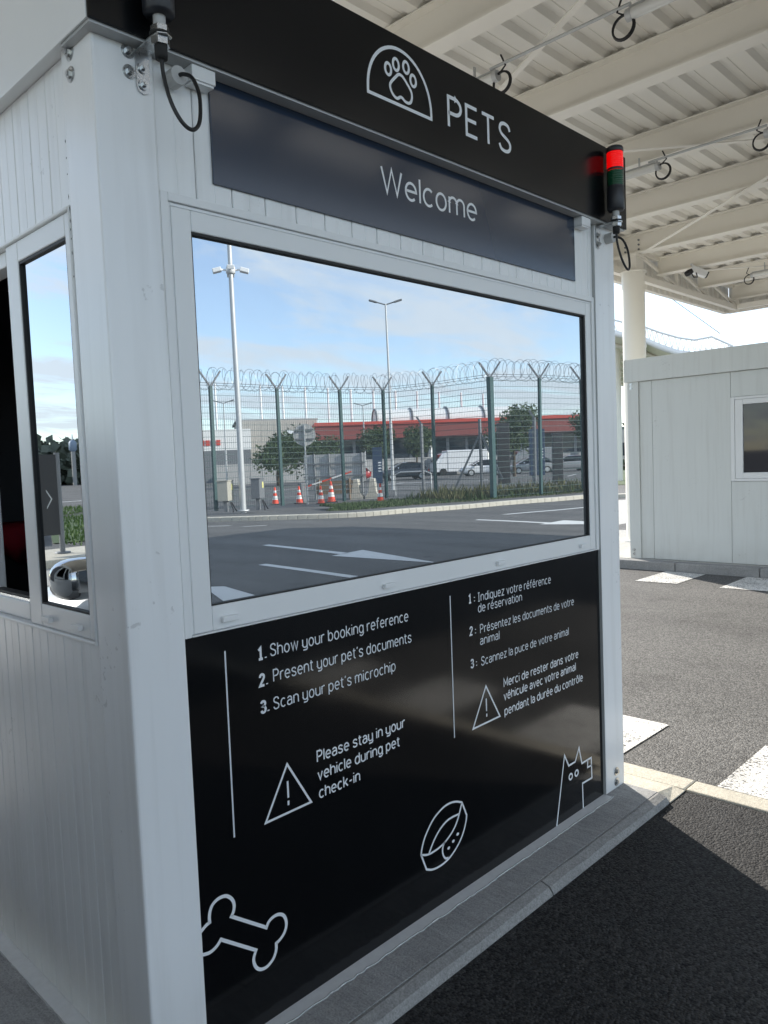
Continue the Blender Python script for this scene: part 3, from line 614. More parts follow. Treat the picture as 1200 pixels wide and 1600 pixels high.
# inside, seen through the open sash: black chair with a red cloth over its back
ch = thing('office_chair', 'black office chair in the dark booth behind the open side window', 'chair', (.62,2.02,.004))
s = MB(); s.bbox(.42,.80,2.07,2.12,.62,1.22,.02); s.build('backrest', 'black_cloth', ch)
s = MB(); s.bbox(.40,.82,1.70,2.10,.46,.54,.02); s.build('seat', 'black_cloth', ch)
MB().tube([(.61,1.9,.07),(.61,1.9,.46)], .025, 10).build('column', 'black_cloth', ch)
for k in range(5):
    a = 2*math.pi*k/5; MB().bar((.61,1.9,.07),(.61+.27*math.cos(a),1.9+.27*math.sin(a),.04),.04,.03).build('leg', 'black_cloth', ch)
vs = []; n = 9
for k in range(n):
    x = .43+.30*k/(n-1); w = .008*math.sin(k*2.1)
    vs += [(x,2.128+w,1.02+.03*math.sin(k*1.3)),(x,2.130+w,1.232),(x,2.095,1.245),(x,2.035+w,1.236),(x,1.998+w*1.5,1.215),(x,2.012+w,1.075+.03*math.sin(k*1.7)),(x,2.060,1.16),(x,2.09,1.224)]
m_ = 8; fs = [(i*m_+k, i*m_+(k+1)%m_, (i+1)*m_+(k+1)%m_, (i+1)*m_+k) for i in range(n-1) for k in range(m_)]
tag(MB().add(vs, fs, True).build('red_cloth', 'red_cloth'), 'red cloth over the chair back inside the open side window', 'cloth')

# ------------------------------------------------------------------ signal lights
def signal_light(x, label, lit):
    y = -.085
    t = thing('signal_light', label, 'signal light', (x,y,2.386), 'signal lights on the booth corners')
    MB().lathe(x,y,[(0,2.424),(.030,2.424),(.034,2.430),(.034,2.512),(.0325,2.516),(.0325,2.52)],24).build('base_module', 'dark_plastic', t)
    g = MB(); 
    for k in range(7): g.lathe(x,y,[(.0315,2.5205+k*.0085),(.0325,2.5225+k*.0085),(.0325,2.5275+k*.0085),(.0315,2.529+k*.0085)],24)
    g.build('green_lens', 'green_lens', t)
    MB().lathe(x,y,[(.0325,2.5805),(.0335,2.582),(.0335,2.588),(.0325,2.5895)],24).build('joint_ring', 'dark_plastic', t)
    g = MB()
    for k in range(8): g.lathe(x,y,[(.0315,2.590+k*.0078),(.0325,2.592+k*.0078),(.0325,2.596+k*.0078),(.0315,2.5978+k*.0078)],24)
    g.build('red_lens', 'red_lens' if lit else 'red_dim', t)
    MB().lathe(x,y,[(.0325,2.653),(.0335,2.6545),(.0335,2.668),(.030,2.674),(0,2.676)],24).build('cap', 'dark_plastic', t)
    MB().lathe(x,y,[(.0135,2.40),(.0135,2.4245)],16).build('stem', 'stem', t)
    def nut(z0,z1,r): return MB().disc((x,y,z0),(0,0,1),r,z1-z0,6).build('nut', 'steel', t)
    nut(2.388,2.401,.0205); nut(2.362,2.377,.0205)
    MB().lathe(x,y,[(.0,2.3825),(.023,2.3825),(.023,2.3875),(.0,2.3875)],20).build('washer', 'rubber', t)
    br = MB(); br.prism([(x-.016,.0),(x-.020,-.068),(x-.018,-.103),(x,-.112),(x+.018,-.103),(x+.020,-.068),(x+.016,.0)],2.3775,2.381)
    br.build('bracket', 'steel', t, bevel=.0008)
    o = [(-.016,2.38),(.016,2.38),(.016,2.305),(.011,2.294),(0,2.290),(-.011,2.294),(-.016,2.305)]; n = len(o)
    pl = MB().add([(x+a,-.0012,z) for a,z in o]+[(x+a,-.0042,z) for a,z in o], [tuple(range(n)), tuple(range(n,2*n))[::-1]]+[(k,n+k,n+(k+1)%n,(k+1)%n) for k in range(n)])
    pl = pl.build('bracket_plate', 'steel', t)
    for z in (2.346,2.310): bolt((x,-.0045,z),(0,-1,0),pl,.0075)
    MB().lathe(x,y,[(.0,2.335),(.013,2.335),(.014,2.345),(.014,2.362)],16).build('cable_gland', 'rubber', t)
    e = .075
    MB().disc((x+e,-.034,2.345),(0,1,0),.021,.034,14).build('cable_entry', 'stem', t)
    pts = [(x,y,2.340),(x+.002,y-.002,2.30),(x+.010,y-.012,2.245),(x+.030,y-.020,2.205),(x+.055,y-.022,2.195),(x+.078,y-.016,2.222),(x+.090,y-.002,2.285),(x+.087,y+.018,2.330),(x+.080,y+.042,2.345),(x+.075,-.030,2.345)]
    P3 = [Vector(p) for p in pts]; out = []
    for i in range(len(P3)-1):
        p0,p1_,p2_,p3 = P3[max(0,i-1)],P3[i],P3[i+1],P3[min(len(P3)-1,i+2)]
        for k in range(6):
            u = k/6; out.append(.5*((2*p1_)+(-p0+p2_)*u+(2*p0-5*p1_+4*p2_-p3)*u*u+(-p0+3*p1_-3*p2_+p3)*u**3))
    out.append(P3[-1]); MB().tube(out, .0045, 10).build('cable', 'cable', t)
    return t
signal_light(.116, 'black signal light at the near left corner, lenses cut off by the frame', False)
signal_light(2.158, 'black signal light with glowing red lens at the far right corner', True)

# ------------------------------------------------------------------ canopy
CX0, CX1, CY0, CY1 = -9.5, 16.2, -4.6, 4.66
can = thing('canopy', 'cream steel canopy with ribbed roof sheets and beams over the lanes', 'canopy', (10.7,4.03,.06))
# corrugated roof sheet: ribs along X, pitch 0.29 in Y
y = CY0+.2; k = 0
prof = []
while y < CY1-.1:
    prof += [(y,4.803),(y+.095,4.803),(y+.125,4.848),(y+.18,4.848),(y+.184,4.843),(y+.196,4.843),(y+.20,4.848),(y+.26,4.848)]
    y += .29
n = len(prof)
s = MB(); s.add([(CX0+.1,yy,zz) for yy,zz in prof]+[(CX1-.1,yy,zz) for yy,zz in prof], [(i,i+1,n+i+1,n+i) for i in range(n-1)])
s.add([(CX0+.1,yy,zz+.03) for yy,zz in prof]+[(CX1-.1,yy,zz+.03) for yy,zz in prof], [(i,n+i,n+i+1,i+1) for i in range(n-1)])
s.build('roof_sheet', 'canopy_sheet', can)
def ibeam_y(x, y0, y1, z0, z1, w):
    b = MB(); b.box(x-w/2,x+w/2,y0,y1,z0,z0+.016); b.box(x-w/2,x+w/2,y0,y1,z1-.016,z1); b.box(x-.008,x+.008,y0+.001,y1-.001,z0+.016,z1-.016); return b
bx = [2.1+1.72*k for k in range(-6,9)]
for x in bx: ibeam_y(x, CY0+.25, CY1-.25, 4.50, 4.798, .17).build('beam', 'canopy_paint', can)
# edge trusses with inner cladding and hanging fascia
def truss(a, b, z0, z1, npan, nin):
    a, b = Vector(a), Vector(b); t = MB(); t.bar((*a,z0),(*b,z0),.10,.10); t.bar((*a,z1),(*b,z1),.08,.08)
    t.build('truss_chord', 'canopy_paint', can)
    for i in range(npan):
        p = a.lerp(b, i/npan); q = a.lerp(b, (i+1)/npan)
        MB().bar((*p,z0+.05),(*p,z1-.04),.05,.05).build('truss_post', 'canopy_paint', can)
        MB().bar((*p,z1-.05),(*q,z0+.06),.045,.045).build('truss_diagonal', 'canopy_paint', can)
truss((CX0+.3,4.40),(CX1-.25,4.40),4.36,4.78,18,-1)
truss((CX1-.26,4.32),(CX1-.26,CY0+.3),4.36,4.78,7,-1)
def cladding(a, b, z0, z1):
    a, b = Vector(a), Vector(b); L = (b-a).length; t = (b-a)/L; nn = Vector((t.y,-t.x)); pts = []; d = 0
    while d < L: pts += [(d,0),(d+.10,0),(d+.125,.03),(d+.225,.03)]; d += .25
    P = [a+t*min(d,L)+nn*e for d,e in pts]; n = len(P)
    MB().add([(*p,z0) for p in P]+[(*p,z1) for p in P], [(i,i+1,n+i+1,n+i) for i in range(n-1)]).build('fascia_cladding', 'canopy_sheet', can)
cladding((CX0,CY1-.04),(CX1-.04,CY1-.04),4.30,5.05); cladding((CX1-.04,CY1-.08),(CX1-.04,CY0+.04),4.30,5.05); cladding((CX1-.06,CY0+.04),(CX0,CY0+.04),4.30,5.05); cladding((CX0+.04,CY0+.06),(CX0+.04,CY1-.06),4.30,5.05)
for b in (((CX0,CY1),(CX1,CY1)),((CX1,CY1-.052),(CX1,CY0+.052)),((CX1,CY0),(CX0,CY0)),((CX0,CY0+.052),(CX0,CY1-.052))):
    MB().bar((*b[0],4.34),(*b[1],4.34),.10,.09).build('fascia_edge', 'canopy_paint', can)
# columns
for x, yy in ((10.7,4.03),(10.7,-4.0),(-4.8,4.03),(-4.8,-4.0)):
    z0 = .06 if yy > 0 and x > 0 else ZA
    c = MB().lathe(x,yy,[(.172,z0),(.172,4.22)],32).build('column', 'canopy_paint', can)
    MB().lathe(x,yy,[(0,4.22),(.20,4.22),(.20,4.24),(0,4.24)],32).build('cap_plate', 'canopy_paint', c)
    MB().lathe(x,yy,[(0.26,z0),(.26,z0+.02),(0.17,z0+.02)],24).build('base_plate', 'canopy_paint', c)
    b = MB(); b.box(x-.10,x+.10,yy-.10,yy+.10,4.241,4.499); b.box(x-.12,x+.12,yy-.12,yy+.12,4.45,4.497); b.build('neck', 'canopy_paint', c)
for sx in (-.05,.05):
    for k in range(3): MB().disc((10.7-.0085, 4.03+sx*2.2, 4.56+.07*k),(-1,0,0),.014,.02,8).build('bolt', 'galv_dark', can)
# diagonal wind bracing under the sheets
for a, b in (((3.85,.75),(5.5,3.7)),((8.2,.85),(10.5,3.7)),((5.6,3.48),(7.5,1.07)),((12.4,3.9),(14.1,1.5)),((.5,3.0),(2.0,.2)),((-3.0,.2),(-1.4,3.0))):
    MB().bar((*a,4.47),(*b,4.47),.055,.012).build('brace', 'canopy_paint', can)
# tube lamps with a coil of spare cable at the end
def tube_lamp(x, y0, y1, z, label, far=False):
    t = thing('tube_lamp', label, 'lamp', (x,(y0+y1)/2,z), 'tube lamps under the canopy')
    MB().tube([(x,y0,z),(x,y1,z)], .038, 14).build('tube', 'clear_tube', t)
    for yy in (y0,y1): MB().tube([(x,yy-.02,z),(x,yy+.02,z)], .041, 14).build('end_cap', 'galv', t)
    MB().box(x-.012,x+.012,y0,y1,z+.039,z+.052).build('mounting_rail', 'galv', t)
    for yy in (y0+.2,y1-.2): MB().bar((x,yy,z+.05),(x,yy,4.50),.012,.02).build('hanger', 'galv', t)
    ye, q = (y1, 1) if far else (y0, -1)
    lp = MB()
    for e, r in ((0,.075),(.012,.079)): lp.tube([(x+e, ye+q*.05+r*math.sin(a), z-.06+r*math.cos(a)) for a in [2*math.pi*k/24 for k in range(24)]], .0075, 8, closed=True)
    lp.tube([(x,ye-q*.02,z),(x,ye+q*.05,z+.02),(x,ye+q*.09,z+.05),(x,ye+q*.05,z+.14)], .007, 6); lp.build('cable_coil', 'cable', t)
    return t
tube_lamp(4.25, 1.95, 3.6, 4.36, 'tube lamp with cable coil just above the PETS lettering')
tube_lamp(4.25, -.6, .86, 4.36, 'tube lamp at the top of the picture beside a cable coil', True)
tube_lamp(7.05, 1.95, 3.5, 4.36, 'tube lamp with cable coil just right of the red signal light')
tube_lamp(7.05, -.8, .90, 4.36, 'tube lamp with cable coil at the right picture edge', True)
tube_lamp(13.0, 1.4, 3.05, 4.33, 'far tube lamp with cable coil by the canopy corner', True)
for x, yy in ((4.25,1.0),(7.05,1.05)):
    MB().tube([(x,yy+1.0,4.43),(x,yy-.15,4.43)], .012, 8).build('conduit', 'galv', can)
# surveillance camera on the edge girder
cc = thing('security_camera', 'white bullet security camera hanging under the canopy edge', 'camera', (12.45,3.70,4.45))
a = Vector((12.35,3.72,4.44)); d = Vector((.55,-.75,-.45)).normalized()
MB().bar(a-d*.10, a+d*.18, .13, .11).build('housing', 'white_clean', cc, bevel=.015)
MB().bar(a+d*.1805, a+d*.20, .10, .085).build('lens', 'gasket', cc)
MB().tube([a-d*.02,(a-d*.02)+Vector((0,.05,.12)),(12.33,3.8,4.55)], .02, 8).build('arm', 'white_clean', cc)
MB().disc((12.1,3.75,4.40),(0,-.5,-1),.07,.05,16).build('sensor', 'gasket', cc)
MB().tube([(12.1,3.72,4.40),(12.15,3.68,4.30),(12.25,3.66,4.31),(12.3,3.7,4.40)], .01, 6).build('cable', 'cable', cc)

# ------------------------------------------------------------------ second booth
BX = 8.757
b2 = thing('check_in_booth', 'plain white cabin with small dark window across the lane', 'booth', (9.9,2.0,.06))
B2Y0, B2Y1, B2X1 = .78, 3.19, 11.2-.9
for (y0,y1) in ((B2Y1-.15,B2Y1),(B2Y0,B2Y0+.15)):
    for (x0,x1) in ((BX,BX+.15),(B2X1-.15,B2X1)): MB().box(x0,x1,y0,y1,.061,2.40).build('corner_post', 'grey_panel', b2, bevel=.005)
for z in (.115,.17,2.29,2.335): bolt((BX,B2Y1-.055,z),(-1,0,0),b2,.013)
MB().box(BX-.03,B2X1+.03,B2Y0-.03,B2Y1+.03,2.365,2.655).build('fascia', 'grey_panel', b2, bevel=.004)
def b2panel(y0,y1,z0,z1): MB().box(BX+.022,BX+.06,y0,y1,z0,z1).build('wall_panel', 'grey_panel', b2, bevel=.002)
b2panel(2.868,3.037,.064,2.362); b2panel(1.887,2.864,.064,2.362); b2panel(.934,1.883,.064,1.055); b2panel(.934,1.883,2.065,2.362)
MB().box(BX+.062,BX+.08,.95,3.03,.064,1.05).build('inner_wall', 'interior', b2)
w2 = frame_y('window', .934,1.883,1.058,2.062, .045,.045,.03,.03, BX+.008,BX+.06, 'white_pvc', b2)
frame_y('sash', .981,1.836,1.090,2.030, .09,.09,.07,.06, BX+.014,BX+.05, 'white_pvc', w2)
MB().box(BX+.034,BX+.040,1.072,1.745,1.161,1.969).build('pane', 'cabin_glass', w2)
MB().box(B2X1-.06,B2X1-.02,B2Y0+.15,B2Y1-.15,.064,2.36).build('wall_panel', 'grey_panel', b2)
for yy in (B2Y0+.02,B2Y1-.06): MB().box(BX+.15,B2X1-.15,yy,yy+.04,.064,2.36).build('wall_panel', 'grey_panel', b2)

# ------------------------------------------------------------------ security fence (seen in the mirrored window)
FP = [(9.0,-22.6),(11.5,-21.4),(14.0,-20.7),(16.6,-20.4),(19.15,-19.9),(20.75,-19.2),(21.25,-17.1),(21.1,-14.35),(23.2,-13.75),(25.4,-13.35),(27.8,-12.9),(30.2,-12.4)]
ZF, HF = .06, 4.30
fen = thing('security_fence', 'tall green mesh fence with Y-shaped arms and coiled razor wire', 'fence', (21.1,-14.35,ZF))
for i, (x, y) in enumerate(FP):
    r = .10 if i == 7 else .055
    p = MB().box(x-r,x+r,y-r*.8,y+r*.8,ZF,HF-.05).build('post', 'fence_green', fen)
    vd = Vector((x-.3, y-1.6)).normalized(); td = Vector((-vd.y, vd.x))
    for sgn in (-1,1):
        e = Vector((x,y))+td*sgn*.36+vd*.1*sgn
        MB().bar((x,y,HF-.08),(e.x,e.y,HF+.46),.07,.05).build('arm', 'galv_dark', p)
def mesh_panel(a, b):
    a, b = Vector(a), Vector(b); L = (b-a).length; t = (b-a)/L; s = MB()
    n = int(L/.075)
    for k in range(1,n):
        p = a+t*(L*k/n); s.tube([(p.x,p.y,ZF+.05),(p.x,p.y,HF-.12)], 0.0045, 3, caps=False, smooth=False)
    z = ZF+.08
    while z < HF-.1:
        s.tube([(*(a+t*.05),z),(*(b-t*.05),z)], 0.0085, 3, caps=False, smooth=False); z += .2
    return s
for i in range(len(FP)-1):
    o = mesh_panel(FP[i], FP[i+1]).build('mesh_panel', 'wire', fen); o['kind'] = 'stuff'
    a, b = Vector(FP[i]), Vector(FP[i+1]); L = (b-a).length; t = (b-a)/L; nn = Vector((-t.y,t.x)); pts = []
    turns = max(4, int(L/.17)); N_ = turns*16
    for k in range(N_+1):
        u = k/N_; ang = 2*math.pi*turns*u; rr = .35+.05*math.sin(ang*.37+i)
        c = a+t*(L*u+.16*math.sin(ang*.5+i)); off = nn*rr*math.cos(ang)
        pts.append((c.x+off.x, c.y+off.y, HF+.20+rr*math.sin(ang)))
    o = MB().tube(pts, .0062, 4, smooth=False).build('razor_wire', 'razor', fen)
    for zz in (HF-.03, HF+.05): MB().tube([(*a,zz),(*b,zz)], .008, 4, smooth=False).build('line_wire', 'razor', fen)

# ------------------------------------------------------------------ lamp masts, cabinets
def lamp_mast(loc, h, r, label, kind, ang):
    x, y = loc; t = thing('lamp_post', label, 'lamp post', (x,y,.0), 'lamp posts')
    MB().tube([(x,y,.0),(x,y,h)], r, 12, r2=r*.55).build('pole', 'galv', t)
    dx, dy = math.cos(ang), math.sin(ang)
    for sgn in (-1,1):
        if kind == 'arm':
            MB().tube([(x,y,h-.05),(x+dx*sgn*.5,y+dy*sgn*.5,h+.10)], r*.4, 8).build('arm', 'galv_dark', t)
            c = Vector((x+dx*sgn*.85,y+dy*sgn*.85,h+.20)); MB().bar(Vector((x+dx*sgn*.45,y+dy*sgn*.45,h+.08)), c, .22, .08).build('lantern', 'galv_dark', t, bevel=.02)
    return t
mast = thing('floodlight_mast', 'tall grey mast with white floodlights before the fence, cut by the window top', 'lamp post', (14.2,-19.45,.0))
MB().tube([(14.2,-19.45,.0),(14.2,-19.45,12)], .105, 16, r2=.06).build('pole', 'galv', mast)
MB().lathe(14.2,-19.45,[(.2,.06),(.2,.1),(.13,.1)],16).build('base_plate', 'galv', mast)
for k in range(4):
    a = math.radians(35+90*k); c = Vector((14.2+.42*math.cos(a),-19.45+.42*math.sin(a),7.86)); d = Vector((math.cos(a),math.sin(a),-.25))
    f = MB().bar(c-d*.12, c+d*.16, .24, .14).build('floodlight', 'white_clean', mast, bevel=.02)
    MB().bar((14.2,-19.45,7.84), c-d*.10, .05, .05).build('bracket', 'white_clean', f)
MB().lathe(14.2,-19.45,[(.10,7.74),(.15,7.76),(.15,7.95),(.10,7.97)],14).build('collar', 'white_clean', mast)
def cabinet(x, y, w, d, z0, z1, m, label, rz, lx):
    t = thing('utility_cabinet', label, 'cabinet', (x,y,.06)); ORG[t.name] = (0,0,0)
    MB().box(-w/2,w/2,-d/2,d/2,z0,z1).build('box', m, t, bevel=.015)
    MB().box(-w/2-.02,w/2+.02,-d/2-.02,d/2+.02,z1+.001,z1+.03).build('lid', m, t)
    MB().box(lx-.08,lx+.08,d/2+.001,d/2+.006,z1-.30,z1-.10).build('warning_label', 'yellow_label', t)
    MB().box(-.08,.08,-.06,.06,0,z0-.001).build('stand', 'galv_dark', t)
    for k in (-1,1): MB().tube([(.05*k,d/2,z0-.05),(.12*k,d/2+.10,z0-.3),(.22*k,d/2+.12,.0)], .02, 6).build('cable', 'cable', t)
    t.rotation_euler = (0,0,rz); return t
cabinet(13.75,-19.75,.62,.35,.36,1.00,'cabinet','beige utility cabinet with yellow label left of the mast foot',R(-38),.16)
cabinet(14.75,-19.35,.62,.30,.38,1.02,'cabinet_grey','dark grey utility cabinet with yellow label right of the mast foot',R(-38),.10)
lamp_mast((28.44,-26.16), 9.6, .085, 'tall slim lamp post with two angled lanterns near the window centre', 'arm', R(42))
lamp_mast((49.8,-49.95), 6.9, .09, 'small distant lamp post with two arms over the round sign\'s right', 'arm', R(42))
lamp_mast((34.2,-49.5), 6.6, .08, 'small distant lamp post with two arms left of the mast', 'arm', R(42))
# row of thin white masts behind the terminal
def masts():
    fl = [(337,70.0),]
    A, B = Vector((62,-92)), Vector((90,-66))
    for k in range(13):
        p = A.lerp(B, k/12); h = 13.4-.22*k
        t = thing('white_mast', 'thin white mast, %s in the row above the terminal roofs' % ('first from the left','second from the left','third from the left','fourth from the left','fifth from the left','sixth from the left','middle one','sixth from the right','fifth from the right','fourth from the right','third from the right','second from the right','last on the right')[k] if k != 6 else 'thin white mast in the middle of the row above the terminal roofs', 'mast', (p.x,p.y,ZA), 'row of white masts')
        MB().tube([(p.x,p.y,ZA),(p.x,p.y,h)], .19, 8, r2=.15).build('pole', 'white_clean', t)
        MB().lathe(p.x,p.y,[(0,h),(.12,h),(.12,h+.12),(0,h+.14)],8).build('finial', 'white_clean', t)
masts()

# ------------------------------------------------------------------ cones, signs, barriers beyond the fence
cone = thing('traffic_cone', '', 'cone'); ORG[cone.name] = (0,0,0)
MB().box(-.19,.19,-.19,.19,0,.035).build('base', 'rubber', cone, bevel=.01)
MB().lathe(0,0,[(.145,.036),(.118,.20)],16).build('body', 'cone_orange', cone)
MB().lathe(0,0,[(.1175,.2005),(.092,.36)],16).build('band', 'cone_white', cone)
MB().lathe(0,0,[(.0915,.3605),(.072,.48)],16).build('body', 'cone_orange', cone)
MB().lathe(0,0,[(.0715,.4805),(.054,.59)],16).build('band', 'cone_white', cone)
MB().lathe(0,0,[(.0535,.5905),(.028,.745),(0,.75)],16).build('body', 'cone_orange', cone)
cl = [('orange and white traffic cone nearest the mast, left of the others',18.6,-23.4),('orange and white traffic cone just left of the round sign pole',19.2,-22.6),
      ('short traffic cone right of the round sign pole',19.3,-21.4),('tallest looking traffic cone before the grey board sign',20.2,-21.8),('lone traffic cone left of the slim lamp post',20.6,-19.4)]
for i, (l, x, y) in enumerate(cl): place(cone, i > 0, (x,y,ZA), random.uniform(0,1), l, 'traffic cones behind the fence', .95 if i != 3 else 1.15)
t = thing('round_sign', 'round traffic sign seen from behind on a grey pole', 'sign', (18.2,-20.9,.0))
MB().tube([(18.2,-20.9,.0),(18.2,-20.9,3.0)], .035, 10).build('pole', 'galv', t)
nv = Vector((.62,-.78,0)); c = Vector((18.2,-20.9,2.62))+nv*.05
MB().disc(c, nv, .42, .02, 32).build('disc', 'sign_back', t)
for z in (2.45,2.8): MB().bar((18.2-.28,-20.9-.22,z),(18.2+.28,-20.9+.22,z),.03,.05).build('clamp', 'galv_dark', t)
t = thing('board_sign', 'large rectangular road sign board seen from behind, above the barriers', 'sign', (23.0,-23.6,ZA))
bd = Vector((.66,.75)); b0 = Vector((21.5,-25.0))
for k in range(4):
    p = b0+bd*(.05+.68*k); q = b0+bd*(.05+.68*(k+1)-.01)
    MB().bar((*p,1.30),(*q,1.30),.03,1.25).build('board_panel', 'sign_back', t)
for k in (0.5,1.15,1.8,2.6):
    p = b0+bd*k+Vector((-.75,.66))*.05; MB().bar((*p,ZA),(*p,1.95),.07,.07).build('post', 'galv_dark', t)
for z in (.95,1.5):
    p = b0+Vector((-.75,.66))*.09; q = p+bd*2.75; MB().bar((*p,z),(*q,z),.03,.06).build('rail', 'galv_dark', t)
for i, (x, y) in enumerate(((22.4,-22.6),(22.9,-22.1))):
    t = thing('concrete_barrier', 'pale concrete barrier block %s' % ('under the grey board sign, left one' if i == 0 else 'at the right end of the grey board sign'), 'barrier', (x,y,ZA), 'concrete barriers')
    prof = [(-.30,0),(-.30,.08),(-.16,.30),(-.09,.85),(.09,.85),(.16,.30),(.30,.08),(.30,0)]; n = 8; d = Vector((.75,-.66)); e = Vector((.66,.75)); s = MB(); vs = []
    for L in (-.6,.6): vs += [(x+d.x*L+e.x*a, y+d.y*L+e.y*a, ZA+z) for a,z in prof]
    s.add(vs, [(k,(k+1)%n,n+(k+1)%n,n+k) for k in range(n)]+[tuple(range(n)), tuple(range(n,2*n))[::-1]]); s.build('block', 'concrete_pale', t)
t = thing('timber_barrier', 'brown timber plank barrier behind the traffic cones', 'barrier', (21.3,-22.9,ZA))
for z in (.30,.50,.70): MB().bar((20.8,-23.4,z),(21.9,-22.3,z),.04,.16).build('plank', 'wood', t)
for p in ((20.9,-23.3),(21.8,-22.4)): MB().bar((*p,ZA),(*p,.85),.08,.08).build('post', 'wood', t)
t = thing('barrier_arm', 'white and red barrier arm by the round sign pole', 'barrier', (19.7,-23.0,ZA))
MB().bar((19.7,-23.0,ZA),(19.7,-23.0,.75),.25,.25).build('housing', 'cabinet_grey', t)
for k in range(5):
    p = Vector((19.7,-23.0,.55)).lerp(Vector((21.2,-21.6,1.15)), k/5); q = Vector((19.7,-23.0,.55)).lerp(Vector((21.2,-21.6,1.15)), (k+.97)/5)
    MB().bar(p,q,.06,.06).build('arm_section', 'cone_white' if k % 2 else 'cone_orange', t)
def totem(x, y, w, z0, z1, m, label, lines=0):
    t = thing('sign_totem', label, 'sign', (x,y,ZA), 'dark sign totems'); ORG[t.name] = (0,0,0)
    MB().box(-w/2,w/2,-.12,.12,z0-ZA,z1-ZA).build('body', m, t, bevel=.02)
    for k in (-.3,.3): MB().box(k*w-.04,k*w+.04,-.04,.04,0,z0-ZA-.001).build('leg', 'galv_dark', t)
    for k in range(lines): MB().box(.05*w,.38*w,.121,.125,(z1-ZA)*.62-k*.16,(z1-ZA)*.62+.07-k*.16).build('lettering', 'letter_white', t)
    t.rotation_euler = (0,0,R(42)); return t
totem(30.5,-29.3,.55,.30,2.35,'totem_blue','dark blue sign totem with white lines beside the tall lamp post',4)
totem(27.5,-18.4,.55,.30,3.0,'totem_dark','dark grey sign totem just right of the thick corner post')
totem(36.5,-22.5,.8,.40,3.0,'totem_blue','dark blue sign totem behind the right-hand fence posts',4)
totem(33.5,-19.4,.5,.10,2.6,'totem_dark','narrow dark totem near the right window edge')
# braced old fence posts
for i, (x, y, br, lb) in enumerate(((24.2,-17.2,True,'dark concrete post with two slanting braces left of the thick corner post'),(24.1,-20.2,False,'plain dark concrete post left of the braced post'),(26.3,-16.0,False,'plain concrete post right of the thick corner post'),(28.4,-14.8,False,'plain concrete post near the right window edge'))):
    t = thing('concrete_post', lb, 'post', (x,y,ZA))
    MB().bar((x,y,ZA),(x,y,3.05),.10,.10).build('post', 'galv_dark', t)
    if br:
        MB().bar((x,y,2.5),(x-.75,y-1.0,ZA),.08,.08).build('brace', 'galv_dark', t); MB().bar((x,y,2.5),(x+.45,y+.75,.6),.08,.08).build('brace', 'galv_dark', t)
    else: MB().bar((x,y,3.05),(x-.12,y-.15,3.35),.08,.08).build('tip', 'galv_dark', t)
# low tubular gate rail beside the lamp post
t = thing('tube_railing', 'low white tubular railing beside the slim lamp post', 'railing', (24.2,-21.0,ZA))
MB().tube([(23.8,-21.6,ZA),(23.8,-21.6,.9),(23.95,-21.4,1.0),(24.7,-20.6,1.0),(24.85,-20.4,.9),(24.85,-20.4,ZA)], .03, 8).build('hoop', 'galv', t)
MB().tube([(23.8,-21.6,.5),(24.85,-20.4,.5)], .025, 8).build('rail', 'galv', t)
# lane lines of the parking area behind the fence
for k in range(9):
    p = Vector((23+3.6*k,-29-1.2*k)); q = p+Vector((5.5,3.2)); n_ = Vector((-.5,.86))*.07
    marking([tuple(p-n_),tuple(q-n_),tuple(q+n_),tuple(p+n_)], m='line_paint', z=.006)
for k in range(6):
    p = Vector((30+6*k,-38+3.5*k)); q = p+Vector((4.6,-2.0)); n_ = Vector((.4,.9))*.08
    marking([tuple(p-n_),tuple(q-n_),tuple(q+n_),tuple(p+n_)], m='line_paint', z=.006)

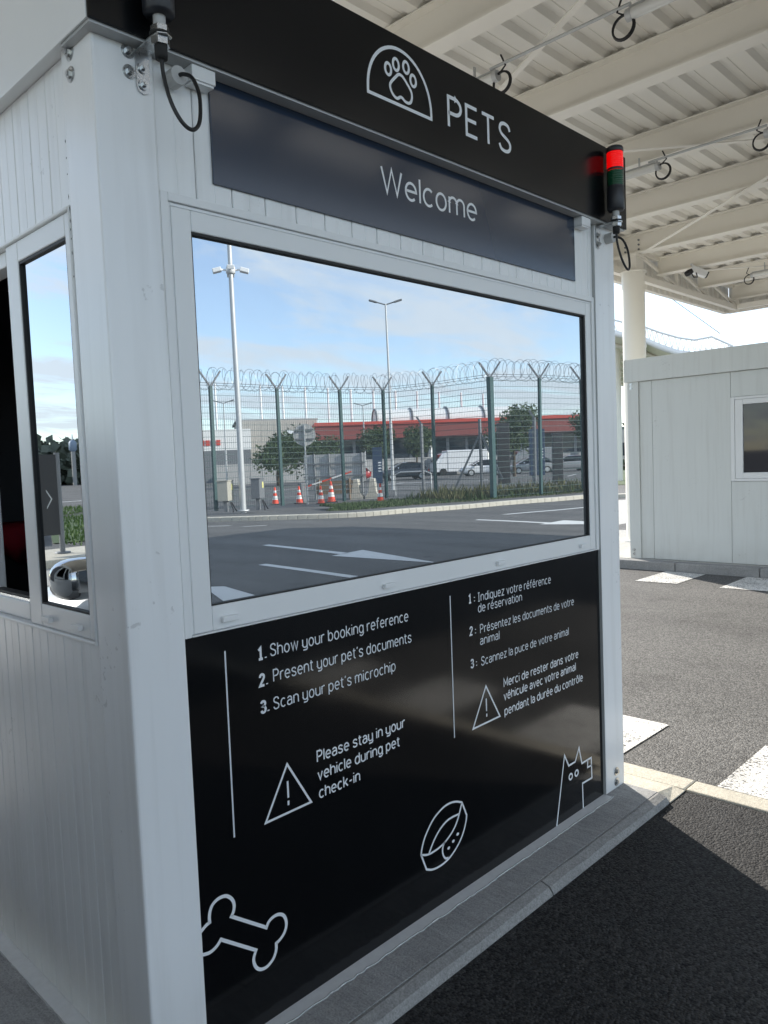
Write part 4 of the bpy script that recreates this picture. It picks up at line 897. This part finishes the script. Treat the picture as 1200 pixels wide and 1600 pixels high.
# ------------------------------------------------------------------ cars
def make_car(paint):
    c = thing('parked_car', '', 'car'); ORG[c.name] = (0,0,0)
    # stations along +Y (front): (y, half width, z bottom, z shoulder)
    st = [(-2.10,.60,.45,.72),(-2.06,.74,.32,.86),(-1.8,.83,.24,.95),(-1.3,.87,.22,.96),(-.6,.88,.20,.95),(0.2,.88,.20,.94),(.9,.875,.20,.93),(1.25,.87,.21,.92),(1.6,.84,.22,.87),(1.9,.78,.25,.79),(2.06,.66,.30,.68),(2.12,.52,.38,.58)]
    ring = lambda w,zb,zt: [(-w*.86,zb),(-w*.98,zb+.10),(-w,zb+(zt-zb)*.55),(-w*.965,zt-.05),(-w*.86,zt),(-w*.45,zt+.035),(0,zt+.045),(w*.45,zt+.035),(w*.86,zt),(w*.965,zt-.05),(w,zb+(zt-zb)*.55),(w*.98,zb+.10),(w*.86,zb)]
    vs = []; fs = []; n = 13
    for y,w,zb,zt in st: vs += [(x,y,z) for x,z in ring(w,zb,zt)]
    for i in range(len(st)-1):
        for k in range(n): fs.append((i*n+k, i*n+(k+1)%n, (i+1)*n+(k+1)%n, (i+1)*n+k))
    fs += [tuple(range(n)), tuple(range((len(st)-1)*n, len(st)*n))[::-1]]
    body = MB().add(vs, fs, True).build('body', paint, c); body.modifiers.new('sub','SUBSURF').levels = 1; body.modifiers['sub'].render_levels = 2
    # greenhouse
    gs = [(-1.92,.70,.93,.95),(-1.55,.70,.94,1.32),(-1.2,.66,.94,1.42),(-.4,.66,.94,1.46),(.2,.66,.94,1.44),(.55,.68,.93,1.30),(1.20,.72,.93,.95)]
    vs = []; fs = []; r2 = lambda w,zb,zt: [(-w-.10,zb),(-w-.03*(zt<1.2),zb+(zt-zb)*.9),(-w*.82,zt),(0,zt+.02*(zt>1.2)),(w*.82,zt),(w+.03*(zt<1.2),zb+(zt-zb)*.9),(w+.10,zb)]; n = 7
    for y,w,zb,zt in gs: vs += [(x,y,z) for x,z in r2(w,zb,zt)]
    for i in range(len(gs)-1):
        for k in range(n-1): fs.append((i*n+k, (i+1)*n+k, (i+1)*n+k+1, i*n+k+1))
    MB().add(vs, fs, True).build('windows', 'car_glass', c)
    rv = []; rf_ = []
    rs = [(-1.35,.585,1.405),(-.9,.59,1.455),(-.4,.60,1.478),(.05,.59,1.468),(.25,.57,1.44)]
    for y,w,z in rs: rv += [(-w,y,z-.03),(-w*.5,y,z+.012),(0,y,z+.02),(w*.5,y,z+.012),(w,y,z-.03)]
    for i in range(4):
        for k in range(4): rf_.append((i*5+k,(i+1)*5+k,(i+1)*5+k+1,i*5+k+1))
    MB().add(rv, rf_, True).build('roof', paint, c)
    for sx in (-1,1):
        p = MB(); p.bar((sx*.76,1.12,.97),(sx*.60,.30,1.44),.05,.045); p.bar((sx*.73,-.45,.95),(sx*.615,-.42,1.44),.06,.03); p.bar((sx*.74,-1.80,.97),(sx*.60,-1.3,1.42),.10,.05); p.build('pillar', paint, c)
        m = MB().ellip((sx*.98,.77,1.0),.10,.07,.07).build('door_mirror', 'chrome', c); MB().box(sx*.98-.055,sx*.98+.055,.690,.6985,.965,1.035).build('mirror_glass', 'chrome', m)
        MB().bbox(sx*.60-.16,sx*.60+.16,1.86,1.985,.60,.72,.03).build('headlight', 'lamp_clear', c)
        MB().bbox(sx*.66-.09,sx*.66+.09,-2.10,-1.96,.66,.86,.03).build('tail_light', 'lamp_red', c)
        for yy in (-1.32,1.28):
            a = Vector((sx*.70,yy,.315)); w = MB().tube([a,a+Vector((sx*.19,0,0))], .315, 28).build('wheel', 'tyre', c); MB().tube([a+Vector((sx*.1905,0,0)),a+Vector((sx*.197,0,0))], .20, 20).build('rim', 'galv', w)
    MB().box(-.26,.26,2.09,2.115,.40,.50).build('number_plate', 'cone_white', c); MB().box(-.26,.26,-2.115,-2.09,.56,.66).build('number_plate', 'plate', c)
    MB().box(-.42,.42,2.03,2.09,.54,.60).build('grille', 'gasket', c)
    return c
cw = make_car('car_white'); place(cw, False, (-1.60,.49,ZA), R(-8), 'white car stopped beside the booth, its bonnet mirrored in the side window', sc=1.12)
cd = make_car('car_dark'); cg = make_car('car_grey'); cr = make_car('car_red')
carsp = [(cw,True,56.0,-41.0,R(130),'white car parked in the middle before the red terminal'),(cd,False,47,-42.5,R(120),'dark car parked left of the white car before the terminal'),
         (cg,False,60,-38.5,R(130),'grey car parked right of the white car before the terminal'),(cw,True,67,-35,R(135),'white car parked at right below the tree'),(cd,True,70,-32.5,R(135),'dark car parked farthest right before the terminal'),
         (cr,False,43,-45.5,R(118),'dark red car parked left behind the grey sign board'),(cg,True,63.5,-36.7,R(132),'grey car parked between the two right-hand white cars'),(cw,True,73,-30.5,R(136),'white car parked by the right window edge')]
for p, u, x, y, a, l in carsp: place(p, u, (x,y,ZA), a, l, 'cars parked before the terminal')
def van(x, y, rz, label, m):
    t = thing('parked_van', label, 'van', (x,y,ZA)); ORG[t.name] = (0,0,0)
    b = MB().bbox(-1.0,1.0,-2.8,1.3,.35,2.5,.08).build('cargo_body', m, t)
    s = MB(); s.add([(-.98,1.31,.35),(.98,1.31,.35),(.98,2.6,.35),(-.98,2.6,.35),(-.98,1.31,2.3),(.98,1.31,2.3),(.9,1.75,2.2),(-.9,1.75,2.2),(-.95,2.6,1.2),(.95,2.6,1.2)],[(0,3,2,1),(0,1,5,4),(4,5,6,7),(7,6,9,8),(8,9,2,3),(1,2,9,6,5),(0,4,7,8,3)]); s.build('cab', m, t, bevel=.04)
    MB().add([(-.82,1.86,2.08),(.82,1.86,2.08),(.86,2.52,1.32),(-.86,2.52,1.32)],[(0,1,2,3)]).build('windscreen', 'car_glass', t).location = (0,.03,.02)
    for sx in (-1,1):
        for yy in (-1.8,1.75):
            a = Vector((sx*.8,yy,.36)); MB().tube([a,a+Vector((sx*.22,0,0))], .36, 20).build('wheel', 'tyre', t)
    t.rotation_euler = (0,0,rz)
van(60.5,-47.5,R(125),'white van with dark windscreen parked before the red terminal','car_white')
van(72,-46,R(130),'grey van parked in front of the terminal glazing','car_grey')
van(82,-34,R(120),'white van parked at the far right of the terminal','car_white')

# ------------------------------------------------------------------ buildings beyond the fence
def slab(name, a, b, depth, z0, z1, m, parent):
    a, b = Vector(a), Vector(b); t = (b-a).normalized(); n = Vector((t.y,-t.x))
    if n.dot(a) < 0: n = -n
    P = [a, b, b+n*depth, a+n*depth]
    return MB().prism([tuple(p) for p in P], z0, z1).build(name, m, parent)
ta, tb = Vector((59.5,-68.0)), Vector((100.0,-36.5))
term = thing('terminal_building', 'long red banded terminal building with a white barrel roof', 'building', (75,-55,ZA))
td = (tb-ta).normalized(); tn = Vector((td.y,-td.x)); tn = tn if tn.dot(ta) > 0 else -tn
slab('wall', ta+tn*1.5, tb+tn*1.5, 14, ZA, 4.4, 'terminal_wall', term)
slab('red_band', ta, tb, 16, 4.4, 6.05, 'red_dark', term); slab('red_edge', ta-tn*.15, tb-tn*.15, 16.3, 6.051, 6.45, 'red_cladding', term)
L = (tb-ta).length; n = 22
for k in range(n):
    a = ta+td*(L*(k+.08)/n)+tn*1.40; b = ta+td*(L*(k+.92)/n)+tn*1.40
    w = slab('window', a, b, .09, 1.9, 4.2, 'terminal_glass', term)
    if k % 3 == 0: 
        q = ta+td*(L*k/n)+tn*.5; MB().bar((*q,ZA),(*q,4.39),.3,.3).build('pillar', 'roof_white', term)
# barrel roof
ba, bb = ta+td*7.5+tn*3.2, ta+td*25.5+tn*3.2
vs = []; fs = []; N2 = 14
for p in (ba, bb):
    for k in range(N2+1):
        a = math.pi*k/N2; q = p+tn*(-2.2*math.cos(a)); vs.append((q.x,q.y,6.46+1.55*math.sin(a)))
for k in range(N2): fs.append((k,k+1,N2+1+k+1,N2+1+k))
fs += [tuple(range(N2+1)), tuple(range(N2+1,2*N2+2))[::-1]]
br = MB().add(vs, fs).build('barrel_roof', 'roof_white', term)
for f_ in (0,.25,.5,.75,1.0):
    p = ba.lerp(bb, f_); pts = []
    for k in range(N2+1):
        a = math.pi*k/N2; q = p+tn*(-2.25*math.cos(a)); pts.append((q.x,q.y,6.47+1.60*math.sin(a)))
    MB().tube(pts, .14, 6).build('rib', 'galv_dark', br)
hang = thing('hangar', 'beige grey block building behind the round sign', 'building', (62,-79,ZA))
slab('wall', (57.5,-80.5), (66.0,-75.0), 14, ZA, 7.4, 'hangar', hang)
for k in range(12):
    p = Vector((57.5,-80.5)).lerp(Vector((66.0,-75.0)), (k+.5)/12); MB().bar((*p,ZA),(*p,7.2),.06,.06).build('rib', 'hangar', hang)
slab('parapet', (57.3,-80.8), (66.2,-75.0), 14.5, 7.401, 7.6, 'terminal_wall', hang)
wb = thing('white_building', 'low white building with red lettering at the left window edge', 'building', (50,-75,ZA))
slab('wall', (43,-79), (53.5,-72.5), 10, 3.6, 6.0, 'roof_white', wb); slab('base_wall', (43.3,-78.6), (53.2,-72.2), 9, ZA, 3.599, 'cabinet_grey', wb)
wd = (Vector((53.5,-72.5))-Vector((43,-79))).normalized()
for i, d0 in enumerate((5.4,6.6,7.2,7.8,8.4)):
    p = Vector((43,-79))+wd*d0-Vector((wd.y,-wd.x)).normalized()*0.0; nn = Vector((wd.y,-wd.x)); nn = nn if nn.dot(p) < 0 else -nn
    p = p+nn*.06
    if i == 0: MB().disc((*p,4.5),(nn.x,nn.y,0),.42,.05,20).build('emblem', 'red_cladding', wb)
    else: MB().bar((*p,4.5),(*(p+wd*.45),4.5),.06,.62).build('lettering', 'red_cladding', wb)
wt = thing('white_tent', 'white pointed tent roof in front of the red terminal', 'tent', (55,-64.5,ZA))
P = [(52.5,-66.5),(54.9,-68.2),(57.5,-64.3),(55.1,-62.6)]; ap = (54.4,-66.6,5.6)
s = MB(); s.add([(x,y,4.0) for x,y in P]+[ap], [(0,1,4),(1,2,4),(2,3,4),(3,0,4),(0,3,2,1)]); s.build('roof', 'roof_white', wt)
for x, y in P: MB().bar((x,y,ZA),(x,y,3.999),.12,.12).build('post', 'galv', wt)
pw = thing('panel_wall', 'grey panelled wall in front of the terminal, behind the parked cars', 'wall', (55,-56,ZA))
A, B = Vector((40,-60)), Vector((64,-48))
for k in range(24):
    a = A.lerp(B,k/24); b = A.lerp(B,(k+.96)/24); MB().bar((*a,.9),(*b,.9),.12,1.9).build('panel', 'terminal_wall', pw)

# ------------------------------------------------------------------ trees
def tree(x, y, h, w, label, z0=ZA, trunk_h=None, nleaf=2600, group='trees', leaf=.16):
    t = thing('tree', label, 'tree', (x,y,z0), group); rnd = random.Random(int(x*31+y*17)); th = trunk_h or h*.3
    tr = MB(); tr.tube([(x,y,z0),(x+rnd.uniform(-.1,.1),y,z0+th*.6),(x+rnd.uniform(-.2,.2),y+rnd.uniform(-.2,.2),z0+th*1.3)], w*.035, 8, r2=w*.022)
    cl = []
    for k in range(11):
        a = rnd.uniform(0,6.28); rr = rnd.uniform(.15,.75)*w/2; c = Vector((x+rr*math.cos(a), y+rr*math.sin(a), z0+th+(h-th)*rnd.uniform(.25,.82))); cl.append((c, rnd.uniform(.20,.34)*w))
        tr.tube([(x,y,z0+th), tuple(Vector((x,y,z0+th)).lerp(c,.5)+Vector((0,0,.1))), tuple(c)], w*.014, 5, r2=w*.005)
    tr.build('trunk', 'bark', t)
    parts = [MB() for _ in range(3)]
    for k in range(nleaf):
        c, r = cl[rnd.randrange(len(cl))]; d = Vector((rnd.gauss(0,1),rnd.gauss(0,1),rnd.gauss(0,.8))).normalized()*r*rnd.random()**.4
        p = c+d; a = Vector((rnd.uniform(-1,1),rnd.uniform(-1,1),rnd.uniform(-1,1))).normalized()*leaf*rnd.uniform(.6,1.3); b = a.orthogonal().normalized()*leaf*rnd.uniform(.4,.8)
        parts[rnd.randrange(3)].add([p-a, p+b*.7, p+a, p-b*.7], [(0,1,2,3)])
    for i, m in enumerate(parts): m.build('crown', 'leaf%d' % i, t)
    return t
tree(37.2,-46.8,4.1,5.6,'broad dark green tree in front of the hangar',trunk_h=1.4,nleaf=4200)
tree(40.0,-45.0,3.4,3.6,'smaller green tree partly behind the round sign',trunk_h=1.2,nleaf=2400)
tree(51.0,-34.0,5.6,4.4,'round green tree rising over the red band right of the corner post',trunk_h=2.0,nleaf=4000)
tree(50.5,-44.0,4.6,3.2,'slim tree before the terminal, left of the tall fence post',trunk_h=2.0)
tree(46.5,-44.8,4.4,3.2,'slim tree before the terminal beside the dark blue totem',trunk_h=1.8)
tree(61,-33,5.0,3.0,'thin tree at the far right of the terminal',trunk_h=2.2)
# far woodland seen in the side window
def wood(name, a, b, n, h0, h1, label):
    s = MB(); a, b = Vector(a), Vector(b)
    for k in range(n):
        c = a.lerp(b, random.random())+Vector((random.uniform(-4,4),random.uniform(-4,4))); h = random.uniform(h0,h1); cr = random.uniform(2.2,4.2)
        for j in range(70):
            d = Vector((random.gauss(0,1),random.gauss(0,1),random.gauss(0,1))).normalized()*cr*random.random()**.4; p = Vector((c.x,c.y,h-cr*random.uniform(.6,1.4)))+d
            if p.z < .3: p.z = random.uniform(.2,1.5)
            q = Vector((random.uniform(-1,1),random.uniform(-1,1),random.uniform(-1,1))).normalized()*random.uniform(.5,1.1); r = q.orthogonal().normalized()*random.uniform(.4,.9)
            s.add([p-q,p+r,p+q,p-r],[(0,1,2,3)])
    o = s.build(name, 'leaf3'); o['kind'] = 'stuff'; o['label'] = label; o['category'] = 'trees'; return o
wood('far_wood', (-110,105), (10,140), 320, 4.5, 7.6, 'distant band of dark green trees along the horizon')
wood('far_wood', (90,60), (130,10), 90, 3.0, 5.5, 'distant dark green trees behind the second booth')
struct(MB().sheet([(-26,36),(-9.6,24),(-6.2,15.5),(-16,14),(-40,24)], ZA+.02).build('verge', 'grass'))
def lawn_pt():
    while True:
        x, y = random.uniform(-30,-6.2), random.uniform(14,34)
        if y > 13.9 and x < -6.4-.38*(y-15.5) and x > -16-1.6*(y-14): return x, y, ZA+.02, 1.0
mat('lawn', (.10,.17,.04), .8, noise=(3,.4))
grass('lawn_grass', lawn_pt, 16000, .06, .16, 'lawn', 'patch of short green grass mirrored in the side window')
for P in ([(-5.9,15.3),(-5.7,15.3),(-9.3,24.2),(-9.5,24.2)], [(-9.2,24.4),(-9.0,24.2),(-25.6,36.4),(-25.9,36.3)]):
    struct(MB().prism(P, ZA-.1, ZA+.12).build('kerb', 'concrete_pale'))
marking([(-30,42),(30,42),(30,42.5),(-30,42.5)], m='line_paint', z=.006)
isl3 = struct(MB().prism([(-6.3,11.0),(-3.9,11.0),(-3.9,12.9),(-6.3,12.9)], -.2, ZA+.14).build('concrete_island', 'concrete_pale', bevel=.03))
# dark direction board on a pole (mirrored in the side window)
t = thing('direction_board', 'dark board with a white chevron on a pole, mirrored in the side window', 'sign', (-4.88,11.9,ZA+.14))
MB().tube([(-4.88,11.9,ZA+.14),(-4.88,11.9,1.85)], .045, 10).build('pole', 'galv_dark', t)
MB().lathe(-4.88,11.9,[(.13,ZA+.141),(.13,ZA+.17),(.05,ZA+.17)],14).build('base_plate', 'galv_dark', t)
o = MB().box(-4.86,-4.13,11.87,11.93,.42,1.82).build('board', 'totem_dark', t)
MB().add([(-4.645,11.869,1.22),(-4.745,11.869,1.05),(-4.645,11.869,.88),(-4.645,11.869,.915),(-4.722,11.869,1.05),(-4.645,11.869,1.185)],[(0,1,4,5),(1,2,3,4)]).build('chevron', 'galv', o)
t = thing('water_tower', 'small blue-topped water tower above the distant trees', 'tower', (-49,110,ZA))
MB().tube([(-49,110,ZA),(-49,110,5.2)], .3, 12).build('shaft', 'terminal_wall', t)
MB().lathe(-49,110,[(.3,4.9),(.55,5.2),(.55,6.2),(.35,6.5),(.08,6.6),(.06,7.4),(0,7.4)],20).build('tank', 'blue_tank', t)

# ------------------------------------------------------------------ far curved canopy and things across the lane
fc = thing('curved_canopy', 'distant curved canopy with white lattice edge beyond the second booth', 'canopy', (36,14,ZA))
low = [(33.4,19.6,8.6),(34.2,18.0,7.95),(34.77,16.67,7.35),(35.32,15.55,6.95),(35.6,14.95,6.58),(35.94,14.17,6.20),(36.2,13.5,6.04),(36.5,12.8,6.02),(36.81,11.96,6.16)]
upp = [(33.4,19.6,9.1),(34.2,18.0,8.45),(34.77,16.67,7.90),(35.32,15.55,7.50),(35.6,14.95,7.18),(35.94,14.17,6.84),(36.2,13.5,6.66),(36.5,12.8,6.74),(36.81,11.96,6.22)]
back = Vector((24,13,0))
s = MB()
for o_ in ((0,0,0),): s.tube(low, .07, 6); s.tube(upp, .05, 6); s.tube([(x+.5,y+.25,z+.1) for x,y,z in low], .05, 6)
s.build('edge_chord', 'roof_white', fc)
for i in range(len(low)-1):
    a, b, c, d = Vector(low[i]), Vector(low[i+1]), Vector(upp[i]), Vector(upp[i+1])
    for k in range(3):
        p = a.lerp(b,k/3); q = c.lerp(d,(k+.5)/3); r = a.lerp(b,(k+1)/3)
        s = MB(); s.tube([p,q,r], .022, 5); s.tube([p+Vector((.5,.25,.1)),q], .018, 5); s.build('lattice', 'roof_white', fc)
n = len(low)
s = MB(); s.add([(x,y,z-.10) for x,y,z in low]+[tuple(Vector((x,y,z-.10))+back) for x,y,z in low], [(i,i+1,n+i+1,n+i) for i in range(n-1)])
s.add([(x,y,z-.02) for x,y,z in low]+[tuple(Vector((x,y,z-.02))+back) for x,y,z in low], [(i,n+i,n+i+1,i+1) for i in range(n-1)]); s.build('roof_sheet', 'canopy_sheet', fc)
MB().tube([(x-.05,y-.03,z-.12) for x,y,z in low], .14, 6).build('gutter', 'roof_white', fc)
for k in range(1,9):
    MB().tube([tuple(Vector((x,y,z-.25))+back*(k/9)) for x,y,z in low], .12, 5).build('purlin', 'canopy_paint', fc)
for i in (1,3,5,7): a = Vector(low[i])-Vector((0,0,.3)); MB().bar(a,a+back,.18,.25).build('rafter', 'canopy_paint', fc)
for f_ in (.15,.8):
    p = Vector(low[2])+back*f_; MB().tube([(p.x,p.y,ZA),(p.x,p.y,p.z-.3)], .22, 12).build('column', 'canopy_paint', fc)
    p = Vector(low[-2])+back*f_; MB().tube([(p.x,p.y,ZA),(p.x,p.y,p.z-.3)], .22, 12).build('column', 'canopy_paint', fc)
MB().tube([(36.6,12.45,6.85),(35.7,14.66,8.95),(34.2,18.4,12.4)], .018, 5).build('stay_cable', 'galv_dark', fc)
struct(MB().sheet([(34,10),(60,24),(70,40),(48,33),(33,19)], ZA+.02).build('lawn', 'grass'))
def hedge(a, b, h, label):
    a, b = Vector(a), Vector(b); t = thing('hedge', label, 'hedge', (*((a+b)/2),ZA)); s = MB()
    for k in range(3500):
        p2 = a.lerp(b,random.random()); p = Vector((p2.x+random.uniform(-.6,.6),p2.y+random.uniform(-.6,.6),random.uniform(0,h)*random.uniform(.7,1))); q = Vector((random.uniform(-1,1),random.uniform(-1,1),random.uniform(-1,1))).normalized()*.16; r = q.orthogonal().normalized()*.1; s.add([p-q,p+r,p+q,p-r],[(0,1,2,3)])
    s.build('foliage', 'leaf0', t)
    s = MB()
    for k in range(12):
        p2 = a.lerp(b,(k+.5)/12); s.tube([(p2.x,p2.y,ZA),(p2.x,p2.y,h*.7)], .05, 5)
    s.build('stems', 'bark', t)
hedge((58,36),(72,26),1.1,'clipped dark hedge glimpsed between the booth post and the column')
struct(MB().prism([(21.5,12.5),(26.0,8.5),(26.3,8.8),(21.8,12.8)], ZA-.1, ZA+.13).build('kerb', 'concrete_pale'))
gb = thing('grey_building', 'distant grey building glimpsed beside the column', 'building', (80,38,ZA))
slab('wall', (68,46), (90,28), 12, ZA, 4.0, 'hangar', gb)
for k in range(8):
    a = Vector((68,46)).lerp(Vector((90,28)), (k+.15)/8); b = Vector((68,46)).lerp(Vector((90,28)), (k+.85)/8); nn = Vector((-.63,-.77))*.06
    slab('window', a+nn, b+nn, .05, 1.2, 2.6, 'terminal_glass', gb)
van(66.5,36.5,R(40),'white van glimpsed beside the column','car_white')
